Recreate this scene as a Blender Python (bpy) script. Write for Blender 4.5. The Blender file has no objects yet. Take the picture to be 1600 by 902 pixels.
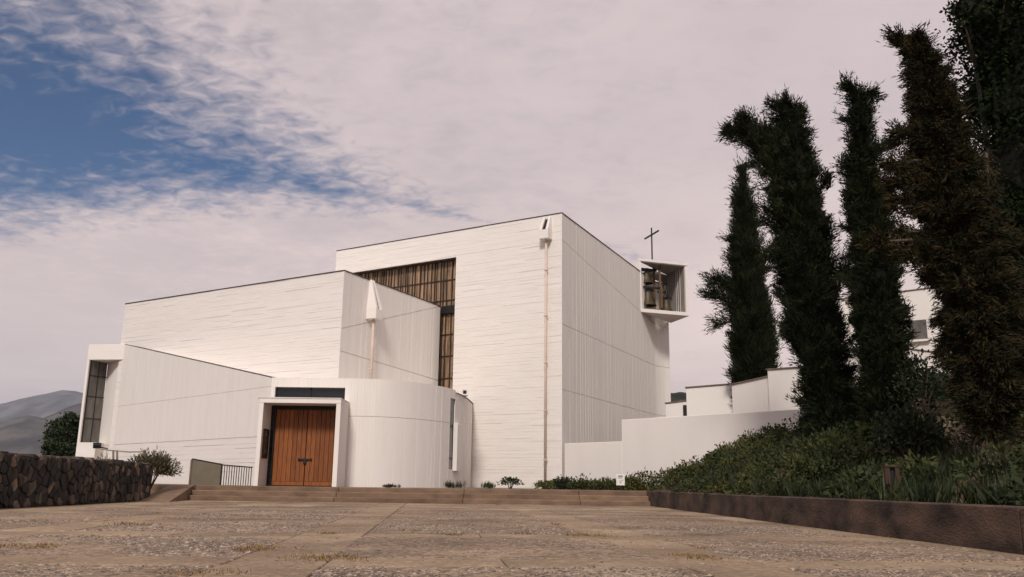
import bpy, bmesh, math, random
import numpy as np
from mathutils import Vector, Matrix

random.seed(7); RNG = np.random.default_rng(7)
scene = bpy.context.scene
COL = scene.collection
rad = math.radians

# ------------------------------------------------------------------ camera
FPX = 1350.0; PITCH = rad(12.77); ROLL = rad(0.75); EYE = 0.63
cw = Vector((0, math.cos(PITCH), math.sin(PITCH)))
cu0 = Vector((0, -math.sin(PITCH), math.cos(PITCH))); cr0 = Vector((1, 0, 0))
cu = cu0 * math.cos(ROLL) - cr0 * math.sin(ROLL)
cr = cr0 * math.cos(ROLL) + cu0 * math.sin(ROLL)
cam_data = bpy.data.cameras.new('camera'); cam = bpy.data.objects.new('camera', cam_data); COL.objects.link(cam)
cam_data.sensor_width = 36.0; cam_data.lens = FPX / 1600 * 36.0
cam_data.clip_start = 0.05; cam_data.clip_end = 40000
M3 = Matrix((cr, cu, -cw)).transposed()
cam.matrix_world = Matrix.Translation((0, 0, EYE)) @ M3.to_4x4()
scene.camera = cam

# ------------------------------------------------------------------ sky and sun
SUN_EL = rad(40); SUN_AZ = rad(188)     # azimuth clockwise from +Y (behind the camera, a little to the left)
world = bpy.data.worlds.new('World'); scene.world = world; world.use_nodes = True
nt = world.node_tree; nt.nodes.clear()
def wn(t, **k):
    n = nt.nodes.new(t)
    for a, b in k.items(): setattr(n, a, b)
    return n
def wmath(op, a, b=None, c=None, clamp=False):
    n = nt.nodes.new('ShaderNodeMath'); n.operation = op; n.use_clamp = clamp
    for i, x in enumerate((a, b, c)):
        if x is None: continue
        if isinstance(x, (int, float)): n.inputs[i].default_value = x
        else: nt.links.new(x, n.inputs[i])
    return n.outputs[0]
def wmap(x, a, b, c, d, smooth=True):
    n = nt.nodes.new('ShaderNodeMapRange'); n.interpolation_type = 'SMOOTHSTEP' if smooth else 'LINEAR'
    nt.links.new(x, n.inputs[0])
    for i, v in enumerate((a, b, c, d)): n.inputs[1 + i].default_value = v
    return n.outputs[0]
sky = wn('ShaderNodeTexSky', sky_type='NISHITA', sun_disc=False, sun_elevation=SUN_EL, sun_rotation=SUN_AZ, altitude=800, air_density=1.1, dust_density=0.3, ozone_density=4.5)
bg_sky = wn('ShaderNodeBackground'); bg_sky.inputs[1].default_value = 0.058
hsv = wn('ShaderNodeHueSaturation'); hsv.inputs['Saturation'].default_value = 1.22; nt.links.new(sky.outputs[0], hsv.inputs['Color']); nt.links.new(hsv.outputs[0], bg_sky.inputs[0])
tc = wn('ShaderNodeTexCoord'); sep = wn('ShaderNodeSeparateXYZ'); nt.links.new(tc.outputs['Generated'], sep.inputs[0])
zc = wmath('ADD', wmath('MAXIMUM', sep.outputs[2], 0.0), 0.12)
qx = wmath('DIVIDE', sep.outputs[0], zc); qy = wmath('DIVIDE', sep.outputs[1], zc)
comb = wn('ShaderNodeCombineXYZ'); nt.links.new(qx, comb.inputs[0]); nt.links.new(qy, comb.inputs[1])
def wnoise(scale, detail, rough, dist, off=0.0, stretch=None):
    m = wn('ShaderNodeMapping'); nt.links.new(comb.outputs[0], m.inputs[0]); m.inputs['Location'].default_value = (off, off * 1.7, off)
    if stretch: m.inputs['Scale'].default_value = stretch[:3]; m.inputs['Rotation'].default_value = (0, 0, stretch[3])
    n = wn('ShaderNodeTexNoise'); nt.links.new(m.outputs[0], n.inputs['Vector'])
    n.inputs['Scale'].default_value = scale; n.inputs['Detail'].default_value = detail; n.inputs['Roughness'].default_value = rough; n.inputs['Distortion'].default_value = dist
    return n.outputs['Fac']
fine = wnoise(24, 3, 0.55, 0.5, 3.1, (0.8, 1.0, 1, 0.35))
mid = wnoise(4.5, 4, 0.55, 0.5, 9.3)
big = wnoise(1.1, 3, 0.5, 0.3, 1.3)
tt = wmath('ADD', wmath('MULTIPLY', qx, 0.88), wmath('MULTIPLY', qy, 0.47))
nn = wmath('SUBTRACT', wmath('ADD', wmath('MULTIPLY', qx, -0.47), wmath('MULTIPLY', qy, 0.88)), 2.06)
width = wmap(tt, -0.25, 0.95, 0.25, 0.05, False)
below = wmath('GREATER_THAN', nn, 0.0)                      # the far edge of the gap is sharper
wid = wmath('MULTIPLY', width, wmath('SUBTRACT', 1.25, wmath('MULTIPLY', below, 0.40)))
dist = wmath('ADD', wmath('DIVIDE', wmath('ABSOLUTE', nn), wid), wmap(tt, -0.05, 1.05, 0.0, 3.2, False))
broken = wmath('ADD', wmath('MULTIPLY', wmath('SUBTRACT', fine, 0.5), 3.4), wmath('MULTIPLY', wmath('SUBTRACT', mid, 0.5), 1.6))
cover = wmap(wmath('ADD', dist, broken), 0.65, 4.0, 0.0, 1.0)
veil = wmap(wmath('ADD', wmath('ADD', wmath('MULTIPLY', fine, 0.5), wmath('MULTIPLY', mid, 0.5)), wmath('MULTIPLY', qx, 0.16)), 0.25, 0.58, 0.86, 0.985)
cover = wmath('MULTIPLY', cover, veil)
bright = wmath('ADD', wmath('ADD', 0.94, wmath('MULTIPLY', big, 0.46)), wmath('MULTIPLY', wmath('ADD', wmath('MULTIPLY', wmath('SUBTRACT', mid, 0.5), 0.14), wmath('MULTIPLY', wmath('SUBTRACT', fine, 0.5), 0.05)), 1.0))
lowwarm = wmap(sep.outputs[2], 0.10, 0.42, 1.0, 0.0)
cmix = wn('ShaderNodeMix', data_type='RGBA'); nt.links.new(lowwarm, cmix.inputs[0])
cmix.inputs[6].default_value = (0.600, 0.505, 0.505, 1); cmix.inputs[7].default_value = (0.800, 0.645, 0.590, 1)
bg_cl = wn('ShaderNodeBackground'); nt.links.new(cmix.outputs[2], bg_cl.inputs[0]); nt.links.new(bright, bg_cl.inputs[1])
mx = wn('ShaderNodeMixShader'); nt.links.new(cover, mx.inputs[0]); nt.links.new(bg_sky.outputs[0], mx.inputs[1]); nt.links.new(bg_cl.outputs[0], mx.inputs[2])
wo = wn('ShaderNodeOutputWorld'); nt.links.new(mx.outputs[0], wo.inputs[0])

sun_d = bpy.data.lights.new('sun', 'SUN'); sun_d.energy = 2.75; sun_d.angle = rad(10); sun_d.color = (1.0, 0.93, 0.86)
sun = bpy.data.objects.new('sun', sun_d); COL.objects.link(sun)
to_sun = Vector((math.sin(SUN_AZ) * math.cos(SUN_EL), math.cos(SUN_AZ) * math.cos(SUN_EL), math.sin(SUN_EL)))
sun.rotation_euler = to_sun.to_track_quat('Z', 'Y').to_euler()
vs = scene.view_settings; vs.view_transform = 'Standard'; vs.look = 'None'; vs.gamma = 1.0; vs.exposure = 0.0; vs.use_curve_mapping = False
scene.cycles.use_denoising = True
scene.cycles.max_bounces = 6

# ------------------------------------------------------------------ measuring helpers (photo pixel -> place)
O = Vector((0, 0, EYE))
def ray(u, v): return cw * FPX + cr * (u - 800) - cu * (v - 451)
def atY(u, v, Y): d = ray(u, v); return O + d * (Y / d.y)
def atZ(u, v, z): d = ray(u, v); return O + d * ((z - EYE) / d.z)
def dirn(deg): return Vector((math.sin(rad(deg)), math.cos(rad(deg)), 0))
def on_plane(u, v, P, dr):
    d = ray(u, v); t = (-dr.y * P.x + dr.x * P.y) / (-dr.y * d.x + dr.x * d.y); return O + d * t
def flat(p, z=0.0): return Vector((p[0], p[1], z))

# ------------------------------------------------------------------ materials
def material(name, c1, c2=None, rough=0.8, scale=3.0, detail=6, stretch=(1, 1, 1), bump=0.0, bscale=60, metal=0.0, rand=0.0, ramp=(0.35, 0.65), coords='Object', spec=0.3, tint=None, transl=0.0):
    m = bpy.data.materials.new(name); m.use_nodes = True; t = m.node_tree; b = t.nodes['Principled BSDF']
    b.inputs['Roughness'].default_value = rough; b.inputs['Metallic'].default_value = metal; b.inputs['Specular IOR Level'].default_value = spec
    co = t.nodes.new('ShaderNodeTexCoord'); mp = t.nodes.new('ShaderNodeMapping'); mp.inputs['Scale'].default_value = stretch
    if coords == 'World':
        g = t.nodes.new('ShaderNodeNewGeometry'); t.links.new(g.outputs['Position'], mp.inputs[0])
    else: t.links.new(co.outputs[coords], mp.inputs[0])
    if c2 is None: c2 = tuple(x * 0.85 for x in c1)
    mix = t.nodes.new('ShaderNodeMix'); mix.data_type = 'RGBA'
    mix.inputs[6].default_value = (*c2, 1); mix.inputs[7].default_value = (*c1, 1)
    if tint:
        at = t.nodes.new('ShaderNodeAttribute'); at.attribute_name = tint; t.links.new(at.outputs['Fac'], mix.inputs[0])
    else:
        n = t.nodes.new('ShaderNodeTexNoise'); n.inputs['Scale'].default_value = scale; n.inputs['Detail'].default_value = detail; n.inputs['Roughness'].default_value = 0.6
        t.links.new(mp.outputs[0], n.inputs['Vector'])
        r = t.nodes.new('ShaderNodeMapRange'); r.inputs[1].default_value = ramp[0]; r.inputs[2].default_value = ramp[1]; t.links.new(n.outputs['Fac'], r.inputs[0]); t.links.new(r.outputs[0], mix.inputs[0])
    last = mix.outputs[2]
    if rand:
        oi = t.nodes.new('ShaderNodeObjectInfo'); hs = t.nodes.new('ShaderNodeHueSaturation')
        r2 = t.nodes.new('ShaderNodeMapRange'); r2.inputs[3].default_value = 1 - rand; r2.inputs[4].default_value = 1 + rand
        t.links.new(oi.outputs['Random'], r2.inputs[0]); t.links.new(r2.outputs[0], hs.inputs['Value']); t.links.new(last, hs.inputs['Color']); last = hs.outputs[0]
    t.links.new(last, b.inputs['Base Color'])
    if bump:
        n2 = t.nodes.new('ShaderNodeTexNoise'); n2.inputs['Scale'].default_value = bscale; n2.inputs['Detail'].default_value = 4; t.links.new(mp.outputs[0], n2.inputs['Vector'])
        bp = t.nodes.new('ShaderNodeBump'); bp.inputs['Strength'].default_value = bump; bp.inputs['Distance'].default_value = 0.02
        t.links.new(n2.outputs['Fac'], bp.inputs['Height']); t.links.new(bp.outputs[0], b.inputs['Normal'])
    if transl:
        tr = t.nodes.new('ShaderNodeBsdfTranslucent'); t.links.new(last, tr.inputs[0]); ms = t.nodes.new('ShaderNodeMixShader'); ms.inputs[0].default_value = transl
        out = t.nodes['Material Output']; t.links.new(b.outputs[0], ms.inputs[1]); t.links.new(tr.outputs[0], ms.inputs[2]); t.links.new(ms.outputs[0], out.inputs[0])
    return m
W1C, W2C = (0.80, 0.757, 0.715), (0.755, 0.712, 0.67)
M = {}
M['white_h'] = material('white_painted_concrete_horizontal', W1C, (0.745, 0.705, 0.66), 0.75, 1.6, 8, (0.5, 0.5, 3.0), 0.35, 14, ramp=(0.25, 0.55), coords='World')
M['white_v'] = material('white_painted_concrete_vertical', W1C, (0.75, 0.712, 0.668), 0.75, 2.2, 8, (1.6, 1.6, 0.16), 0.35, 14, ramp=(0.28, 0.6), coords='World')
M['white'] = material('white_painted_plaster', W1C, W2C, 0.75, 1.2, 8, (1, 1, 0.4), 0.2, 20, ramp=(0.25, 0.55), coords='World')
M['shadec'] = material('shade_toned_grey_concrete', (0.34, 0.31, 0.275), (0.25, 0.225, 0.20), 0.9, 2.5, 8, (1.5, 1.5, 0.5), 0.3, 20, coords='World')  # greyed so the shade inside the bell box sits in the colour
M['coping'] = material('brown_wall_coping', (0.22, 0.17, 0.13), (0.13, 0.10, 0.08), 0.8, 6)
M['flash'] = material('dark_roof_flashing', (0.07, 0.06, 0.055), (0.045, 0.04, 0.04), 0.6, 8)
M['pipe'] = material('faded_pink_beige_pipe', (0.66, 0.54, 0.46), (0.58, 0.46, 0.39), 0.55, 4)
M['amber'] = material('amber_translucent_glass', (0.34, 0.225, 0.14), (0.07, 0.044, 0.028), 0.35, 3.0, 5, (5, 5, 0.25), rand=0.30, coords='World', spec=0.3, ramp=(0.36, 0.56))
M['bar'] = material('rusted_dark_steel', (0.055, 0.035, 0.025), (0.03, 0.02, 0.016), 0.6, 6)
M['darkglass'] = material('dark_window_glass', (0.012, 0.016, 0.02), (0.008, 0.01, 0.013), 0.06, 1, spec=0.5)
M['greyglass'] = material('sky_toned_grey_glass', (0.15, 0.135, 0.12), (0.085, 0.078, 0.07), 0.18, 3, 4, (1, 1, 0.4), rand=0.15, spec=0.5)  # sky reflected in the corner window is put into this base colour
M['black'] = material('black_metal', (0.012, 0.012, 0.012), (0.02, 0.018, 0.016), 0.5, 5)
M['wood'] = material('orange_varnished_wood', (0.29, 0.096, 0.026), (0.13, 0.042, 0.014), 0.5, 5, 8, (7, 7, 0.5), 0.15, 40, rand=0.18, coords='World', ramp=(0.3, 0.62))
M['oldwood'] = material('weathered_brown_timber', (0.16, 0.095, 0.05), (0.09, 0.055, 0.03), 0.8, 6, 6, (4, 4, 0.5))
M['bronze'] = material('bell_bronze', (0.10, 0.075, 0.045), (0.055, 0.042, 0.028), 0.5, 4, metal=0.4)
M['concrete'] = material('worn_brown_concrete', (0.21, 0.150, 0.112), (0.115, 0.082, 0.062), 0.9, 1.6, 9, (1, 1, 1), 0.5, 40, rand=0.10, coords='World', ramp=(0.3, 0.68))
M['stepc'] = material('worn_step_concrete', (0.235, 0.155, 0.102), (0.120, 0.078, 0.054), 0.9, 1.3, 9, (1, 1, 2), 0.5, 40, rand=0.20, coords='World', ramp=(0.3, 0.65))
M['retain'] = material('stained_retaining_concrete', (0.120, 0.078, 0.056), (0.022, 0.016, 0.014), 0.95, 1.5, 10, (0.8, 0.8, 1.6), 0.9, 24, coords='World', rand=0.08, ramp=(0.34, 0.66))
M['greypanel'] = material('grey_green_panel', (0.17, 0.145, 0.105), (0.14, 0.12, 0.085), 0.7, 3)
M['soil'] = material('brown_soil', (0.13, 0.085, 0.05), (0.06, 0.042, 0.028), 0.95, 2.5, 8, bump=0.8, bscale=12, coords='World')
M['mortar'] = material('dark_wall_mortar', (0.03, 0.027, 0.024), (0.018, 0.016, 0.015), 0.95, 6, bump=0.5)
M['bark'] = material('grey_brown_bark', (0.11, 0.08, 0.055), (0.05, 0.036, 0.026), 0.95, 5, 8, (2, 2, 0.4), 0.8, 20)
M['cyp'] = material('dark_cypress_green', (0.026, 0.032, 0.012), (0.008, 0.012, 0.005), 0.85, tint='tint', spec=0.15)
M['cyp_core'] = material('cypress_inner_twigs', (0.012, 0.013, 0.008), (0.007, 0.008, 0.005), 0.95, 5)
M['cypbrown'] = material('browning_conifer', (0.046, 0.034, 0.014), (0.010, 0.014, 0.006), 0.85, tint='tint', spec=0.15)
M['broad'] = material('dark_broadleaf', (0.020, 0.030, 0.010), (0.006, 0.011, 0.004), 0.9, tint='tint', spec=0.05)
M['broad2'] = material('left_tree_leaf', (0.040, 0.055, 0.022), (0.016, 0.024, 0.012), 0.7, tint='tint', spec=0.2)
M['shrub'] = material('hillside_shrub_leaf', (0.135, 0.125, 0.030), (0.022, 0.033, 0.012), 0.7, tint='tint', spec=0.2)
M['grass'] = material('strappy_green_leaf', (0.042, 0.054, 0.016), (0.010, 0.017, 0.006), 0.6, tint='tint', spec=0.25)
M['oleander'] = material('olive_brown_leaf', (0.135, 0.105, 0.045), (0.035, 0.035, 0.018), 0.6, tint='tint', spec=0.25)
M['dry'] = material('dry_yellow_weed', (0.30, 0.175, 0.055), (0.10, 0.075, 0.028), 0.9, tint='tint', spec=0.1)
M['signw'] = material('white_sign_enamel', (0.8, 0.78, 0.72), (0.74, 0.72, 0.66), 0.4, 5)
M['signk'] = material('black_sign_print', (0.03, 0.03, 0.03), (0.05, 0.05, 0.05), 0.6, 5)
def stone_mat():
    m = material('field_stone', (0.05, 0.046, 0.042), (0.022, 0.020, 0.019), 0.9, 5, 8, bump=0.7, bscale=25)
    t = m.node_tree; b = t.nodes['Principled BSDF']; old = b.inputs['Base Color'].links[0].from_socket
    oi = t.nodes.new('ShaderNodeObjectInfo'); rp = t.nodes.new('ShaderNodeValToRGB'); rp.color_ramp.interpolation = 'CONSTANT'
    e = rp.color_ramp.elements
    e[0].position = 0; e[0].color = (0.8, 0.8, 0.85, 1); e[1].position = 0.38; e[1].color = (1.15, 1.05, 0.95, 1)
    for p, c in ((0.52, (0.65, 0.66, 0.7, 1)), (0.66, (1.8, 1.5, 1.25, 1)), (0.82, (2.7, 2.25, 1.85, 1)), (0.94, (4.6, 3.8, 3.1, 1))):
        x = e.new(p); x.color = c
    mu = t.nodes.new('ShaderNodeMix'); mu.data_type = 'RGBA'; mu.blend_type = 'MULTIPLY'; mu.inputs[0].default_value = 1
    t.links.new(oi.outputs['Random'], rp.inputs[0]); t.links.new(old, mu.inputs[6]); t.links.new(rp.outputs[0], mu.inputs[7]); t.links.new(mu.outputs[2], b.inputs['Base Color'])
    return m
M['stone'] = stone_mat()
def paving_mat(name, light, dark, pebble, stain):
    """worn paving: fine aggregate grains, wide damp stains and a dusty film, all in world metres"""
    m = bpy.data.materials.new(name); m.use_nodes = True; t = m.node_tree; b = t.nodes['Principled BSDF']; b.inputs['Roughness'].default_value = 0.9; b.inputs['Specular IOR Level'].default_value = 0.2
    g = t.nodes.new('ShaderNodeNewGeometry')
    def noise(s, d, r=0.6, st=(1, 1, 1), rot=0.0):
        mp = t.nodes.new('ShaderNodeMapping'); mp.inputs['Scale'].default_value = st; mp.inputs['Rotation'].default_value = (0, 0, rot); t.links.new(g.outputs['Position'], mp.inputs[0])
        n = t.nodes.new('ShaderNodeTexNoise'); n.inputs['Scale'].default_value = s; n.inputs['Detail'].default_value = d; n.inputs['Roughness'].default_value = r; t.links.new(mp.outputs[0], n.inputs['Vector']); return n.outputs['Fac']
    def mr(x, a, bb, c=0, d=1):
        n = t.nodes.new('ShaderNodeMapRange'); n.inputs[1].default_value = a; n.inputs[2].default_value = bb; n.inputs[3].default_value = c; n.inputs[4].default_value = d; t.links.new(x, n.inputs[0]); return n.outputs[0]
    def mixc(f, a, bb, mode='MIX'):
        n = t.nodes.new('ShaderNodeMix'); n.data_type = 'RGBA'; n.blend_type = mode
        for i, x in ((0, f), (6, a), (7, bb)):
            if isinstance(x, (float, int)): n.inputs[i].default_value = x
            elif isinstance(x, tuple): n.inputs[i].default_value = (*x, 1)
            else: t.links.new(x, n.inputs[i])
        return n.outputs[2]
    vo = t.nodes.new('ShaderNodeTexVoronoi'); vo.inputs['Scale'].default_value = 26; t.links.new(g.outputs['Position'], vo.inputs['Vector'])
    sepc = t.nodes.new('ShaderNodeSeparateColor'); t.links.new(vo.outputs['Color'], sepc.inputs[0])
    base = mixc(mr(noise(0.55, 6), 0.36, 0.62), dark, light)
    grain = mixc(mr(sepc.outputs[0], 0, 1), (0.30, 0.30, 0.32), (2.1, 1.98, 1.86))
    base = mixc(pebble, base, mixc(1.0, base, grain, 'MULTIPLY'))
    base = mixc(mr(noise(0.28, 5, 0.55, (1, 1.5, 1), 0.3), 0.50, 0.66, 0, stain), base, mixc(1.0, base, (0.60, 0.57, 0.58), 'MULTIPLY'))
    base = mixc(mr(noise(0.42, 7, 0.65, (1.4, 1, 1), 1.1), 0.55, 0.70, 0, 0.75), base, (0.48, 0.385, 0.27))
    base = mixc(mr(noise(9, 5), 0.3, 0.7, 0, 0.35), base, mixc(1.0, base, (0.62, 0.60, 0.58), 'MULTIPLY'))
    oi = t.nodes.new('ShaderNodeObjectInfo'); hs = t.nodes.new('ShaderNodeHueSaturation'); t.links.new(mr(oi.outputs['Random'], 0, 1, 0.84, 1.12), hs.inputs['Value']); t.links.new(base, hs.inputs['Color'])
    t.links.new(hs.outputs[0], b.inputs['Base Color'])
    bp = t.nodes.new('ShaderNodeBump'); bp.inputs['Strength'].default_value = 0.5; bp.inputs['Distance'].default_value = 0.012
    ad = t.nodes.new('ShaderNodeMath'); ad.operation = 'MULTIPLY_ADD'; t.links.new(vo.outputs['Distance'], ad.inputs[0]); ad.inputs[1].default_value = -pebble; t.links.new(noise(22, 4), ad.inputs[2])
    t.links.new(ad.outputs[0], bp.inputs['Height']); t.links.new(bp.outputs[0], b.inputs['Normal'])
    return m
M['aggregate'] = paving_mat('exposed_aggregate_paving', (0.285, 0.218, 0.155), (0.165, 0.126, 0.094), 0.65, 0.8)
M['smooth'] = paving_mat('smooth_paving_strip', (0.330, 0.250, 0.170), (0.228, 0.170, 0.116), 0.3, 0.5)

# ------------------------------------------------------------------ mesh helpers
class MB:
    def __init__(s): s.v = []; s.f = []
    def add(s, vs, fs):
        k = len(s.v); s.v += [tuple(v) for v in vs]; s.f += [tuple(i + k for i in f) for f in fs]; return s
    def prism(s, poly, z0, z1):
        n = len(poly); zt = z1 if isinstance(z1, (list, tuple)) else [z1] * n
        vs = [(p[0], p[1], z0) for p in poly] + [(p[0], p[1], zt[i]) for i, p in enumerate(poly)]
        fs = [tuple(range(n - 1, -1, -1)), tuple(range(n, 2 * n))] + [(i, (i + 1) % n, n + (i + 1) % n, n + i) for i in range(n)]
        return s.add(vs, fs)
    def box(s, c, size, ax=(1, 0, 0), az=(0, 0, 1)):
        ax = Vector(ax).normalized(); az = Vector(az).normalized(); ay = az.cross(ax).normalized(); az = ax.cross(ay)
        c = Vector(c); h = [x / 2 for x in size]
        vs = [c + ax * (i * h[0]) + ay * (j * h[1]) + az * (k * h[2]) for k in (-1, 1) for j in (-1, 1) for i in (-1, 1)]
        return s.add(vs, [(0, 2, 3, 1), (4, 5, 7, 6), (0, 1, 5, 4), (2, 6, 7, 3), (0, 4, 6, 2), (1, 3, 7, 5)])
    def bar(s, a, b, w, d=None, up=(0, 0, 1)):
        a, b = Vector(a), Vector(b); ax = (b - a); L = ax.length
        up = Vector(up)
        if abs(ax.normalized().dot(up)) > 0.98: up = Vector((0, 1, 0))
        ay = up.cross(ax).normalized(); az = ax.normalized().cross(ay)
        return s.box((a + b) / 2, (L, w, d or w), ax, az)
    def tube(s, pts, rs, n=8, cap=True):
        pts = [Vector(p) for p in pts]
        if not isinstance(rs, (list, tuple)): rs = [rs] * len(pts)
        k = len(s.v); fs = []; ref = None
        for i, p in enumerate(pts):
            d = (pts[min(i + 1, len(pts) - 1)] - pts[max(i - 1, 0)]).normalized()
            if ref is None: ref = d.orthogonal().normalized()
            ref = (ref - d * ref.dot(d)).normalized(); b = d.cross(ref)
            for j in range(n):
                a = 2 * math.pi * j / n; q = p + (ref * math.cos(a) + b * math.sin(a)) * rs[i]; s.v.append(tuple(q))
        for i in range(len(pts) - 1):
            for j in range(n): s.f.append((k + i * n + j, k + i * n + (j + 1) % n, k + (i + 1) * n + (j + 1) % n, k + (i + 1) * n + j))
        if cap: s.f.append(tuple(k + j for j in range(n - 1, -1, -1))); s.f.append(tuple(k + (len(pts) - 1) * n + j for j in range(n)))
        return s
    def lathe(s, c, prof, n=20):
        c = Vector(c); k = len(s.v)
        for r, z in prof:
            for j in range(n): a = 2 * math.pi * j / n; s.v.append((c.x + r * math.cos(a), c.y + r * math.sin(a), c.z + z))
        for i in range(len(prof) - 1):
            for j in range(n): s.f.append((k + i * n + j, k + i * n + (j + 1) % n, k + (i + 1) * n + (j + 1) % n, k + (i + 1) * n + j))
        return s
    def build(s, name, mat, parent=None, smooth=False, bevel=0.0, fix=True):
        me = bpy.data.meshes.new(name); me.from_pydata(s.v, [], s.f)
        if fix or bevel:
            bm = bmesh.new(); bm.from_mesh(me)
            if fix: bmesh.ops.recalc_face_normals(bm, faces=bm.faces)
            if bevel: bmesh.ops.bevel(bm, geom=bm.edges[:], offset=bevel, segments=1, affect='EDGES', clamp_overlap=True)
            bm.to_mesh(me); bm.free()
        if smooth: me.polygons.foreach_set('use_smooth', [True] * len(me.polygons))
        return link(name, me, mat, parent)
def link(name, me, mat, parent=None):
    if mat and not me.materials: me.materials.append(mat if not isinstance(mat, str) else M[mat])
    o = bpy.data.objects.new(name, me); COL.objects.link(o)
    if parent: o.parent = parent
    return o
def tag(o, label, cat, group=None, kind=None):
    o['label'] = label
    if cat: o['category'] = cat
    if group: o['group'] = group
    if kind: o['kind'] = kind
    return o
def empty(name, loc=(0, 0, 0)):
    o = bpy.data.objects.new(name, None); COL.objects.link(o); o.location = loc; o.empty_display_size = 0.2
    return o
def struct(o, label=None): 
    o['kind'] = 'structure'
    if label: o['label'] = label
    return o
def under(root, mb):       # shift a builder's vertices into the root's local space
    l = root.location; mb.v = [(x - l.x, y - l.y, z - l.z) for x, y, z in mb.v]; return mb

def clip(poly, a, b, c):   # keep a*x+b*y+c >= 0
    out = []
    for i in range(len(poly)):
        p, q = poly[i], poly[(i + 1) % len(poly)]; dp = a * p[0] + b * p[1] + c; dq = a * q[0] + b * q[1] + c
        if dp >= 0: out.append(p)
        if (dp >= 0) != (dq >= 0):
            t = dp / (dp - dq); out.append((p[0] + (q[0] - p[0]) * t, p[1] + (q[1] - p[1]) * t))
    return out
def clip_convex(poly, reg):
    for i in range(len(reg)):
        (x0, y0), (x1, y1) = reg[i], reg[(i + 1) % len(reg)]
        poly = clip(poly, -(y1 - y0), (x1 - x0), (y1 - y0) * x0 - (x1 - x0) * y0)
        if len(poly) < 3: return []
    return poly
def area(p): return 0.5 * sum(p[i][0] * p[(i + 1) % len(p)][1] - p[(i + 1) % len(p)][0] * p[i][1] for i in range(len(p)))
def split_regions(regs, lines, gap=0.02):   # cut convex regions along (s,z)-(s,z) lines, leaving a groove
    for (s0, z0), (s1, z1) in lines:
        L = math.hypot(s1 - s0, z1 - z0); a, b = -(z1 - z0) / L, (s1 - s0) / L; c = -(a * s0 + b * z0); out = []
        for r in regs:
            for sg in (1, -1):
                q = clip(r, sg * a, sg * b, sg * c - gap / 2)
                if len(q) > 2 and abs(area(q)) > 1e-4: out.append(q if area(q) > 0 else q[::-1])
        regs = out
    return regs
def boards(mb, regions, bounds, orient, size, run, fmap, rel=0.010, crack=0.10, depth=0.04, seed=1, cw_=0.022):
    """formwork boards cast in concrete: each board a shallow slab standing proud by its own few millimetres"""
    rr = random.Random(seed); s0, s1, z0, z1 = bounds
    a0, a1, b0, b1 = (z0, z1, s0, s1) if orient == 'h' else (s0, s1, z0, z1)
    a = a0
    while a < a1 - 1e-6:
        h = rr.uniform(*size); an = min(a + h, a1); b = b0 - rr.uniform(0, run[0])
        while b < b1:
            bn = b + rr.uniform(*run); d = rr.uniform(-rel, rel); g = 0.002
            if rr.random() < crack: g = rr.uniform(0.4, 1.0) * cw_
            lo, hi = max(b, b0), min(bn, b1)
            if hi - lo > 1e-3:
                if orient == 'h': rect = [(lo, a), (hi, a), (hi, an - g), (lo, an - g)]
                else: rect = [(a, lo), (an - g, lo), (an - g, hi), (a, hi)]
                for r in regions:
                    q = clip_convex(rect, r)
                    if len(q) > 2 and abs(area(q)) > 1e-4:
                        n = len(q); vs = [fmap(s, z, d) for s, z in q] + [fmap(s, z, -depth) for s, z in q]
                        mb.add(vs, [tuple(range(n))] + [((i + 1) % n, i, n + i, n + (i + 1) % n) for i in range(n)])
            b = bn
        a = an
    return mb
def plane_map(A, B):
    A, B = flat(A), flat(B); d = (B - A).normalized(); n = Vector((-d.y, d.x, 0))
    if n.dot(flat(O) - A) < 0: n = -n
    def f(s, z, off=0.0): p = A + d * s + n * off; return (p.x, p.y, z)
    return f, (B - A).length, d, n
def curve_map(pts, outward):
    pts = [flat(p) for p in pts]; acc = [0]
    for i in range(len(pts) - 1): acc.append(acc[-1] + (pts[i + 1] - pts[i]).length)
    ns = []
    for i in range(len(pts)):
        d = (pts[min(i + 1, len(pts) - 1)] - pts[max(i - 1, 0)]).normalized(); n = Vector((-d.y, d.x, 0)) * outward; ns.append(n)
    def f(s, z, off=0.0):
        s = max(0, min(acc[-1], s)); i = 0
        while i < len(acc) - 2 and acc[i + 1] < s: i += 1
        t = (s - acc[i]) / max(1e-9, acc[i + 1] - acc[i]); p = pts[i].lerp(pts[i + 1], t) + ns[i].lerp(ns[i + 1], t).normalized() * off
        return (p.x, p.y, z)
    return f, acc[-1], acc
def rect(s0, s1, z0, z1): return [(s0, z0), (s1, z0), (s1, z1), (s0, z1)]
def smooth_curve(P, n=6):
    P = [flat(p) for p in P]; out = []
    for i in range(len(P) - 1):
        p0, p1, p2, p3 = P[max(i - 1, 0)], P[i], P[i + 1], P[min(i + 2, len(P) - 1)]
        for k in range(n):
            t = k / n; out.append(0.5 * ((2 * p1) + (p2 - p0) * t + (2 * p0 - 5 * p1 + 4 * p2 - p3) * t * t + (3 * p1 - p0 - 3 * p2 + p3) * t ** 3))
    return out + [P[-1]]


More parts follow.
